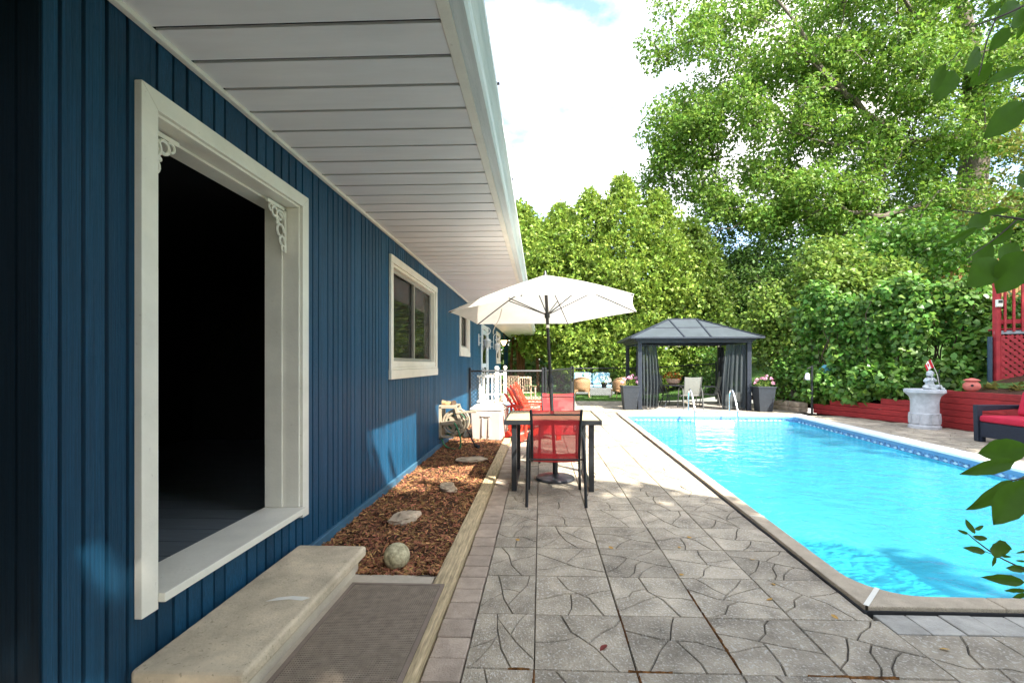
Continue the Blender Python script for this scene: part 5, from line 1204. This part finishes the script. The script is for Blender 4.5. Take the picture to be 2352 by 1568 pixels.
# its big limbs that show through the leaves
mp_t = [o for o in C.objects if o.name.startswith('maple_tree')][0]
def far(x, y, t, th_=math.radians(2.1)): u = (x-1203)/1045; v = (836-y)/1045; return Vector(((u*math.cos(th_)-math.sin(th_))*t, (u*math.sin(th_)+math.cos(th_))*t, CAM_H+v*t))
def limb(pts, r0, r1):
    q = []
    for i in range(len(pts)-1):
        a, b_ = Vector(pts[i]), Vector(pts[i+1]); q += [a.lerp(b_, k/4)+Vector((rng.uniform(-.1, .1), 0, rng.uniform(-.1, .1))) for k in range(4)]
    q.append(Vector(pts[-1])); n = len(q)-1
    MB().tube(q, [r0+(r1-r0)*i/n for i in range(n+1)], 8).build('limb', bark_m, mp_t, world=True, smooth=True)
limb([(23.7, 26, 11.5), far(2120, 470, 24.7), far(2030, 498, 22.9), far(1950, 488, 22.5), far(1890, 450, 22.5), far(1800, 438, 22.7)], 0.204, 0.030)
limb([far(2010, 496, 22.8), far(2025, 420, 22.6), far(2035, 350, 22.9), far(2010, 290, 23.3)], 0.078, 0.018)
limb([far(2025, 420, 22.6), far(2060, 370, 22.6), far(2085, 320, 23.1)], 0.048, 0.012)
limb([(24.0, 26, 14), far(2080, 330, 24.2), far(1960, 235, 22.9), far(1890, 160, 22.5), far(1850, 90, 22.5), far(1765, -30, 22.9)], 0.216, 0.048)
limb([far(1905, 180, 22.5), far(1860, 140, 22.4), far(1790, 130, 22.5)], 0.072, 0.018); limb([far(1930, 205, 22.6), far(1870, 200, 22.4), far(1800, 205, 22.6)], 0.066, 0.015)
limb([far(1990, 330, 23.3), far(1900, 330, 22.7), far(1830, 310, 22.5), far(1780, 295, 22.7)], 0.072, 0.018); limb([far(1760, 470, 23.1), far(1680, 520, 22.7), far(1600, 545, 22.9)], 0.054, 0.012)
limb([(23.9, 26, 17), far(2150, 100, 23.7), far(2090, 20, 22.9), far(2050, -60, 22.9)], 0.180, 0.048)
# cedars in a row behind the lawn
def cedar(label, x, y, h, r, z0, seed, lm):
    y -= 1.2; h *= .95
    g = hill(x, y); rr = random.Random(seed); cl = []
    nc = int(19*h)
    for i in range(nc):
        f = (i+.5)/nc; z = z0+(h-z0)*f; R_ = r*(1-f**3.3)*(.6+.4*min(1, (f+.05)*6))+.06
        a = i*2.39996+rr.uniform(-.5, .5); q = R_*rr.uniform(.70, 1.12); s = rr.uniform(.48, .80)*(1-.45*f)
        cl.append((x+q*math.cos(a), y+q*math.sin(a), g+z+rr.uniform(-.15, .15), s, s, s*.95))
    cl.append((x, y, g+h, .25, .25, .5))
    t = thing('cedar_tree', label, 'tree', (x, y, g), 0, 'cedar trees in a row behind the lawn')
    m = MB(); m.tube([(0, 0, -.1), (.05, 0, h*.3), (0, .05, h*.65), (0, 0, h*.95)], [.20, .15, .09, .02], 8)
    for i in range(14): a = rr.uniform(0, 6.28); z = rr.uniform(.5, max(.9, z0+.4)); L_ = rr.uniform(.4, .9); m.tube([(0, 0, z), (L_*math.cos(a), L_*math.sin(a), z+rr.uniform(-.25, .2))], [.025, .006], 4)
    m.build('trunk', bark_r, t, smooth=True)
    P, D, Nn = shell_leaves(cl, 560, .55, .25, -.1, .6)
    out = P-np.array([x, y, 0]); out[:, 2] = 0; out /= np.maximum(np.linalg.norm(out, axis=1, keepdims=True), .1)
    D = D*.7+out*.4; D[:, 2] += .1; Nn += out*.5
    leaf_mesh('crown', P, D, Nn, NR.uniform(.12, .25, len(P)), 'maple5', lm, t)
for i, (x, y, h, r, z0, lm) in enumerate(((-5.6, 25.5, 9.6, 2.0, 2.6, cedar_d), (-3.4, 25, 9.8, 1.9, 3.0, cedar_l), (-1.0, 24.8, 9.9, 2.0, 3.2, cedar_l), (1.0, 24.6, 9.7, 1.9, 2.2, cedar_l), (2.5, 24.2, 10.3, 1.9, .8, cedar_l), (4.1, 24.0, 10.9, 2.1, .4, cedar_l), (5.8, 24.0, 10.0, 1.9, .3, cedar_l), (7.6, 24.4, 8.4, 1.9, .2, cedar_d))):
    cedar(['bushy cedar with dark foliage behind the porch end of the house', 'tall cedar with a bare reddish trunk showing past the porch post', 'tall cedar with a bare trunk rising beyond the gravel strip', 'tall cedar behind the chain link gate panel', 'sunlit cedar foliaged to the ground behind the lawn sofa', 'tallest sunlit cedar in the row behind the gazebo', 'pointed sunlit cedar just behind the gazebo roof', 'shorter dark cedar at the maple end of the row'][i], x, y, h, r, z0, 40+i, lm)
# thin bare trunks under the cedars on the left
for i in range(9):
    x = -4.6+i*.72+rng.uniform(-.2, .2); y = 23.2+rng.uniform(-.5, .8); m = MB(); hh = rng.uniform(3.2, 4.6)
    m.tube([(0, 0, 0), (rng.uniform(-.1, .1), 0, hh*.5), (rng.uniform(-.2, .2), 0, hh)], [.09, .075, .05], 7)
    for k in range(9): a = rng.uniform(0, 6.28); z = rng.uniform(.6, hh); m.tube([(0, 0, z), (.5*math.cos(a), .5*math.sin(a), z+rng.uniform(-.3, .25))], [.014, .004], 4)
    t = thing('slender_tree', 'slender reddish bare cedar stem with dead twigs beyond the gravel', 'tree', (x, y, hill(x, y)), 0, 'bare cedar stems beyond the gravel'); m.build('trunk', bark_r, t, smooth=True)
    P, D, Nn = shell_leaves([(x, y, hh*.8, .5, .4, .7), (x, y, hh*.35, .4, .4, .5)], 120, .6, 0, .6, .1)
    leaf_mesh('dead_foliage', P, D, Nn, NR.uniform(.10, .22, len(P)), 'spray', mat('dead_spray', (.28, .10, .03), .8, .2, 3, island=.4, trans=.3), t)
# broadleaf trees and shrubs behind the gazebo and hedge
def bush(name, label, c, rad, n, cr, seed, dens, size, tpl, lm, cat='shrub', bm=bark_m, group=None, zmin=-9, up=.5, flat=.8, stems=None, inner=.45):
    g = hill(c[0], c[1]); cl = fill((c[0], c[1], c[2]), rad, n, cr, seed, zmin, flat=flat)
    t = thing(name, label, cat, (c[0], c[1], g), 0, group)
    o = skeleton([(c[0], c[1], g-.1), (c[0], c[1], g+(c[2]-g)*.5), (c[0], c[1], c[2])], [.10*rad[2]**.5, .08*rad[2]**.5, .05*rad[2]**.5], [q[:3] for q in cl], 3, .06, .008).build('trunk', bm, t, smooth=True); o.matrix_parent_inverse = Matrix.Translation(-Vector((c[0], c[1], g)))
    P, D, Nn = shell_leaves(cl, dens, .45, up, .3, inner); leaf_mesh('crown', P, D, Nn, NR.uniform(size*.6, size*1.15, len(P)), tpl, lm, t); return t
bush('dense_tree', 'dark broadleaf tree filling the gap between cedars and maple', (9.3, 25, 5.2), (2.6, 2.2, 4.0), 90, .95, 21, 230, .17, 'maple5', dark_l, 'tree')
bush('dense_tree', 'dark bushy tree behind the right side of the gazebo', (11.8, 23.5, 5.0), (2.6, 2.0, 3.4), 80, .95, 22, 230, .17, 'maple5', dark_l, 'tree')
bush('wispy_tree', 'thin half bare tree with reddish leaves between cedars and maple', (8.4, 27.5, 8.0), (1.6, 1.4, 2.6), 34, .6, 23, 70, .16, 'quad', olive_l, 'tree')
bush('lime_shrub', 'tall pale lime shrub rising above the vine hedge', (10.3, 15.6, 3.5), (1.9, 1.1, 2.1), 80, .55, 24, 620, .13, 'vine', lime_l)
bush('lime_shrub', 'rounded yellow green shrub beside the gazebo', (8.2, 15.6, 2.6), (1.1, .9, 2.0), 46, .5, 25, 620, .12, 'vine', lime_l)
bush('wild_bush', 'low dark bush on the bank behind the bird feeder', (7.9, 14.5, 1.0), (.75, .7, .9), 30, .38, 26, 600, .09, 'vine', vine_l)
bush('wild_bush', 'leafy bush at the lawn edge behind the gazebo curtain', (6.9, 18.6, 1.0), (.9, .6, 1.0), 26, .4, 27, 500, .1, 'vine', vine_l)
bush('garden_shrub', 'pale green shrub behind the lawn sofa', (4.5, 21.6, .8), (.7, .6, .9), 22, .4, 28, 420, .1, 'vine', lime_l)
bush('garden_shrub', 'tall green shrub under the cedars behind the wicker chairs', (2.6, 22.6, 1.3), (1.9, .6, 1.3), 46, .5, 29, 300, .12, 'vine', vine_l)
bush('yellowing_tree', 'yellow green small tree above the red deck', (16.5, 14.6, 7.6), (2.7, 2.2, 2.7), 80, .7, 30, 230, .15, 'quad', olive_l, 'tree')
bush('dense_tree', 'leafy tree on the bank between the maple trunk and the hedge', (14.5, 18.5, 5.4), (3.2, 2.0, 1.7), 64, .8, 31, 260, .16, 'vine', vine_l, 'tree')
# far wood behind everything
cl = []
for i in range(330):
    x = rng.uniform(-26, 60); y = rng.uniform(31, 40)+abs(x-12)*.05; cl.append((x, y, hill(x, 25)+rng.random()**1.0*7.0*(.8+.3*noise.noise(Vector((x*.2, 0, 0)))), 1.6, 1.4, 1.4))
P, D, Nn = shell_leaves(cl, 62, .5, .4, .2, .6); stuff(tag(leaf_mesh('far_wood', P, D, Nn, NR.uniform(.3, .6, len(P)), 'vine', dark_l), 'distant dark wood behind the cedars', 'trees'))
# vine hedge along the top of the bank
hd = thing('vine_hedge', 'tall hedge smothered in broad grape leaves above the red retaining wall', 'hedge', (9.6, 12.6, .8))
path = [(8.15, 14.3), (8.55, 13.3), (9.05, 12.35), (9.6, 11.75), (10.3, 11.3), (11.0, 11.0), (11.8, 10.9)]
def pathpt(f):
    f *= len(path)-1; i = min(int(f), len(path)-2); t = f-i; return (path[i][0]+(path[i+1][0]-path[i][0])*t, path[i][1]+(path[i+1][1]-path[i][1])*t)
cl = []
for i in range(260):
    f = rng.random(); x, y = pathpt(f); g = hill(x, y); top = 3.35+.7*noise.noise(Vector((f*6, 1, 0)))-(.25 if f > .7 else 0)
    u = rng.random(); z = g*.8+.1+(top-g)*u; bulge = .34*math.sin(math.pi*(.25+.75*u))+.08
    if rng.random() < .45 and .16 < u < .55 and f > .3: continue
    a = rng.uniform(-1, 1); cl.append((x-bulge*rng.uniform(-.6, 1)*.8, y-bulge*rng.uniform(-.8, 1.1), z, rng.uniform(.22, .40), rng.uniform(.22, .40), rng.uniform(.20, .34)))
for i in range(60):                                   # low growth spilling over the bank by the wall
    f = rng.random()**1.4*.6; x, y = pathpt(f); cl.append((x-.45+rng.uniform(-.25, .2), y-.5+rng.uniform(-.3, .3), hill(x, y)*.7+rng.uniform(.1, .75), .28, .28, .22))
P, D, Nn = shell_leaves(cl, 1150, .5, .55, .5, .35); Nn[:, 1] -= .35
leaf_mesh('leaves', P, D, Nn, NR.uniform(.07, .155, len(P)), 'vine', vine_l, hd)
m = MB()
for i in range(46):
    f = rng.random(); x, y = pathpt(f); g = hill(x, y)*.8; p = [Vector((x, y, g-.1))]
    for k in range(5): q = p[-1]+Vector((rng.uniform(-.25, .25), rng.uniform(-.22, .2), rng.uniform(.3, .65))); p.append(q)
    m.tube(p, [.022, .02, .016, .013, .01, .006], 5)
m.build('stems', mat('vine_stem', (.10, .06, .04), .9, .3), hd, world=True)
# yellowing plants at the foot of the lattice
for i, (x, y) in enumerate(((9.55, 9.95), (9.85, 9.75), (10.1, 9.5), (9.6, 9.45), (9.45, 8.9), (9.75, 8.6))):
    t = thing('hosta', 'yellowing clump of strappy leaves on top of the retaining wall', 'plant', (x, y, .78), 0, 'yellowing hostas on the retaining wall'); n = 46
    D = NR.normal(size=(n, 3)); D[:, 2] = NR.uniform(.2, 1.2, n); Nn = NR.normal(size=(n, 3))*.3; Nn[:, 2] += 1
    leaf_mesh('leaves', np.tile(np.array([[x, y, .79]]), (n, 1))+NR.normal(size=(n, 3))*.03, D, Nn, NR.uniform(.16, .30, n), 'quad', hosta_l, t)
# fill soil behind the wall top
m = MB(); pts = [(rw_x(y)+.05, y) for y in np.linspace(17.28, 2.6, 28)]
m.add([p for x, y in pts for p in ((x, y, min(.74, max(.12, hill(x+.1, y)*1.0 if y < 10.5 else .12+.10*max(0, 13.3-y)))), (x+1.6, y, hill(x+1.6, y)+.02))], [(2*i, 2*i+2, 2*i+3, 2*i+1) for i in range(len(pts)-1)])
struct(m.build('bank_soil', mulch_m, smooth=True), 'dark soil bank behind the red retaining wall')
# brown board fence up the bank
bf = thing('board_fence', 'brown wooden board fence on the bank below the maple', 'fence', (17.5, 19.2, 3.3))
for i in range(30):
    x = 15.2+i*.15; y = 19.4-.02*i; g = hill(x, y); ubox('fence_board', fence_br, x, x+.14, y, y+.02, g, g+2.15, bf)
for i in range(3): x = 15.2+i*2.1; ubox('fence_post', fence_br, x-.05, x+.05, 19.25-.28*i*.0, 19.36, hill(x, 19.3), hill(x, 19.3)+2.35, bf)
# trees that stand out of the picture, behind and beside the camera, and shade the near patio
def shade_tree(label, base, top, rad, n, cr, seed, dens=46, thin=-99):
    cl = [c for c in fill(top, rad, n, cr, seed, flat=.6) if c[0] > thin or c[1] > -2.0 or rng.random() < .22]+[(3.2+rng.uniform(-1.5, 1.3), -1.65+rng.uniform(-.7, .8), 7.2+rng.uniform(-.6, .6), .7, .7, .4) for i in range(26 if thin > 0 else 0)]; b_ = Vector(base)
    tree('shade_tree', label, [b_, b_.lerp(Vector(top), .35), b_.lerp(Vector(top), .7), Vector(top)], [.26, .2, .14, .08], cl, dens, .30, 'vine', maple_l, bark_m, 'trees shading the near patio')
shade_tree('broad tree behind the near end of the pool shading the near patio', (5.9, -3.6, 0), (5.6, -3.9, 7.3), (3.7, 3.3, 2.2), 150, .85, 61, 150, 3.7)
shade_tree('tree beside the sofa side of the pool shading the retaining wall', (16.2, 2.6, 2.6), (16.0, 2.4, 9.0), (3.4, 3.4, 2.2), 175, .85, 62, 120)
hx = thing('added_hedge', 'tall hedge added out of view behind the near end of the pool for shade', 'hedge', (6, -2.2, 0))  # unseen hedge added to darken the near wall and patio
cl = [(rng.uniform(2.4, 10), -2.2+rng.uniform(-.5, .5), rng.uniform(.2, 3.9), .6, .5, .5) for i in range(150)]
P, D, Nn = shell_leaves(cl, 170, .5, .4, .2, .5); leaf_mesh('leaves', P, D, Nn, NR.uniform(.12, .24, len(P)), 'vine', dark_l, hx)
m = MB()
for i in range(12): x = 2.6+i*.62; m.tube([(x, -2.2, 0), (x+rng.uniform(-.1, .1), -2.2, 1.6), (x+rng.uniform(-.2, .2), -2.2, 3.4)], [.05, .04, .015], 6)
m.build('stems', bark_m, hx, world=True)
# branches of a young cherry hanging into the picture
ch = thing('cherry_tree', 'young cherry tree at the pool corner with glossy leaves on low hanging twigs', 'tree', (1.78, 1.05, 0))
th_ = math.radians(2.1)
def unp(x, y, t): u = (x-1203)/1045; v = (836-y)/1045; return Vector(((u*math.cos(th_)-math.sin(th_))*t, (u*math.sin(th_)+math.cos(th_))*t, CAM_H+v*t))
LM = []
for s in range(5):
    r = random.Random(s); m = MB(); n = 9; vs = []; curl = r.uniform(-.25, .25); wv = r.uniform(.8, 1.1)
    for i in range(n+1):
        f = i/n; w_ = .5*wv*abs(math.sin(math.pi*min(1, f**.85)))**.8*(1+.05*math.sin(i*2.3+s)) if 0 < i < n else .004; z = curl*(f-.5)**2-.06*f
        vs += [(f, -w_*.5, z+.06*w_+.012*math.sin(i*1.9)), (f, -w_*.22, z+.01), (f, 0, z-.02), (f, w_*.22, z+.01), (f, w_*.5, z+.06*w_-.012*math.sin(i*2.1))]
    m.add(vs, [(i*5+k, (i+1)*5+k, (i+1)*5+k+1, i*5+k+1) for i in range(n) for k in range(4)])
    me = bpy.data.meshes.new('leaf'); me.from_pydata(m.v, [], m.f); me.materials.append(near_l); me.polygons.foreach_set('use_smooth', [True]*len(m.f)); LM.append(me)
c6 = lambda x, y: (2138+x*.4548, y*.4548); c7 = lambda x, y: (2138+x*.318, 926.5+y*.318)
LV = [(c6, 350, 15, 268, 95, .6), (c6, 455, 5, 350, 85, .5), (c6, 470, 50, 410, 150, .6), (c6, 400, 140, 303, 252, .75), (c6, 255, 240, 188, 358, .6), (c6, 305, 322, 195, 440, .9), (c6, 480, 335, 283, 412, .5), (c6, 65, 330, -2, 478, .5), (c6, 122, 352, 33, 502, .7), (c6, 478, 512, 288, 686, .75),
      (c6, 480, 110, 432, 205, .7), (c6, 402, 1058, 245, 1082, .4), (c6, 288, 1088, 188, 1152, .6), (c6, 238, 1148, 78, 1238, .35), (c6, 430, 1135, 278, 1172, .5), (c6, 305, 1238, 212, 1348, .7), (c6, 345, 1305, 203, 1440, .75), (c6, 432, 1236, 345, 1312, .6), (c6, 475, 1265, 352, 1480, 1.0), (c6, 480, 1085, 405, 1135, .7), (c6, 480, 895, 438, 932, .7), (c6, 420, 1160, 300, 1240, .6),
      (c7, 690, 320, 342, 362, .62), (c7, 625, 412, 252, 505, .3), (c7, 605, 556, 298, 778, .5), (c7, 690, 560, 458, 875, .65), (c7, 690, 515, 630, 575, .8),
      (c7, 312, 940, 250, 832, .6), (c7, 318, 905, 392, 888, .5), (c7, 308, 960, 428, 985, .35), (c7, 412, 1045, 588, 1052, .7), (c7, 402, 1072, 255, 1040, .3), (c7, 500, 1098, 582, 1106, .3), (c7, 466, 1098, 448, 1178, .45), (c7, 690, 1060, 618, 1086, .7), (c7, 690, 1195, 545, 1186, .3), (c7, 690, 1290, 400, 1254, .3), (c7, 690, 1345, 528, 1350, .35), (c7, 690, 1372, 596, 1402, .6), (c7, 272, 942, 198, 914, .4), (c7, 690, 1140, 608, 1132, .35)]
for i, (f_, x0, y0, x1, y1, wr_) in enumerate(LV):
    dp = 1.16+.10*math.sin(i*2.7)+(.22 if f_ is c7 and y0 > 800 else 0)
    a = unp(*f_(x0, y0), dp); b_ = unp(*f_(x1, y1), dp+rng.uniform(-.03, .03)); d = b_-a; L_ = d.length; d.normalize()
    nn = Vector((rng.uniform(-.35, .35), -1, rng.uniform(-.2, .45))); nn = (nn-d*nn.dot(d)).normalized(); bb = nn.cross(d)
    o = bpy.data.objects.new('leaf', LM[i % 5]); C.objects.link(o); o.parent = ch
    wmx = Matrix.Translation(a-Vector(ch.location)) @ Matrix((d, bb, nn)).transposed().to_4x4() @ Matrix.Diagonal((L_, L_*wr_*1.45, L_, 1)); o.matrix_basis = wmx
def twig(f_, pts, dp, r0, r1): 
    q = [unp(*f_(*p), dp) for p in pts]; n = len(q); MB().tube(spl(q, 4), [r0+(r1-r0)*i/((n-1)*4) for i in range((n-1)*4+1)], 6).build('twig', mat('cherry_twig', (.06, .045, .035), .7, .2), ch, world=True, smooth=True)
twig(c6, [(560, -20), (470, 30), (350, 85), (195, 140)], 1.17, .0035, .0014); twig(c6, [(330, 90), (285, 200), (255, 330), (240, 385)], 1.17, .002, .001); twig(c6, [(560, 1130), (440, 1105), (300, 1085), (115, 1060)], 1.17, .0035, .0012)
twig(c6, [(440, 1105), (330, 1200), (190, 1300)], 1.17, .002, .001); twig(c7, [(800, 500), (672, 535), (580, 556)], 1.17, .003, .0015); twig(c7, [(800, 1275), (672, 1195), (480, 1100), (320, 985), (270, 940)], 1.40, .0035, .001); twig(c7, [(480, 1100), (400, 1070), (300, 1045)], 1.40, .0015, .0008)
twig(c6, [(560, 500), (500, 512), (470, 516)], 1.17, .003, .0015); twig(c6, [(150, 250), (110, 300), (66, 332)], 1.16, .0012, .001)
m = MB(); T0 = Vector((1.78, 1.05, 0)); m.tube([T0, T0+Vector((-.03, .02, 1.0)), T0+Vector((.02, 0, 1.9)), T0+Vector((0, .02, 3.0))], [.05, .042, .034, .015], 10)
for z, tgt in ((.85, unp(*c7(800, 1275), 1.40)), (1.1, unp(*c7(800, 500), 1.17)), (1.25, unp(*c6(560, 1130), 1.17)), (1.6, unp(*c6(560, 500), 1.17)), (1.9, unp(*c6(560, -20), 1.17)), (2.0, unp(*c6(700, 250), 1.2))): m.tube(spl([T0+Vector((0, 0, z)), (T0+Vector((0, 0, z))).lerp(tgt, .5)+Vector((0, 0, .03)), tgt]), .006, 6)
m.build('trunk', bark_m, ch, world=True, smooth=True)
# fallen leaves on the pavers
for i, (x, y, r_) in enumerate(((1.18, 3.72, 0), (1.48, 2.93, 1), (1.38, 2.76, 2), (1.62, 2.6, 0), (.92, 3.05, 1), (1.53, 3.3, 2), (.33, 2.28, 9), (.52, 3.5, 1), (1.05, 3.5, 2), (2.0, 2.3, 0), (1.9, 1.95, 1), (-.2, 3.62, 2), (1.2, 4.6, 0), (.65, 5.1, 1))):
    o = bpy.data.objects.new('fallen_leaf', LM[i % 5].copy()); o.data.materials[0] = fall_r if r_ == 9 else fall_l; C.objects.link(o); s = .055 if r_ == 9 else .042
    o.location = (x, y, .008); o.scale = (s, s*1.1, s); o.rotation_euler = (.2, .1, i*1.7)
    tag(o, 'curled red brown leaf fallen on the pavers' if r_ == 9 else 'small yellow leaf fallen on the pavers', 'leaf', None if r_ == 9 else 'yellow leaves fallen on the pavers')
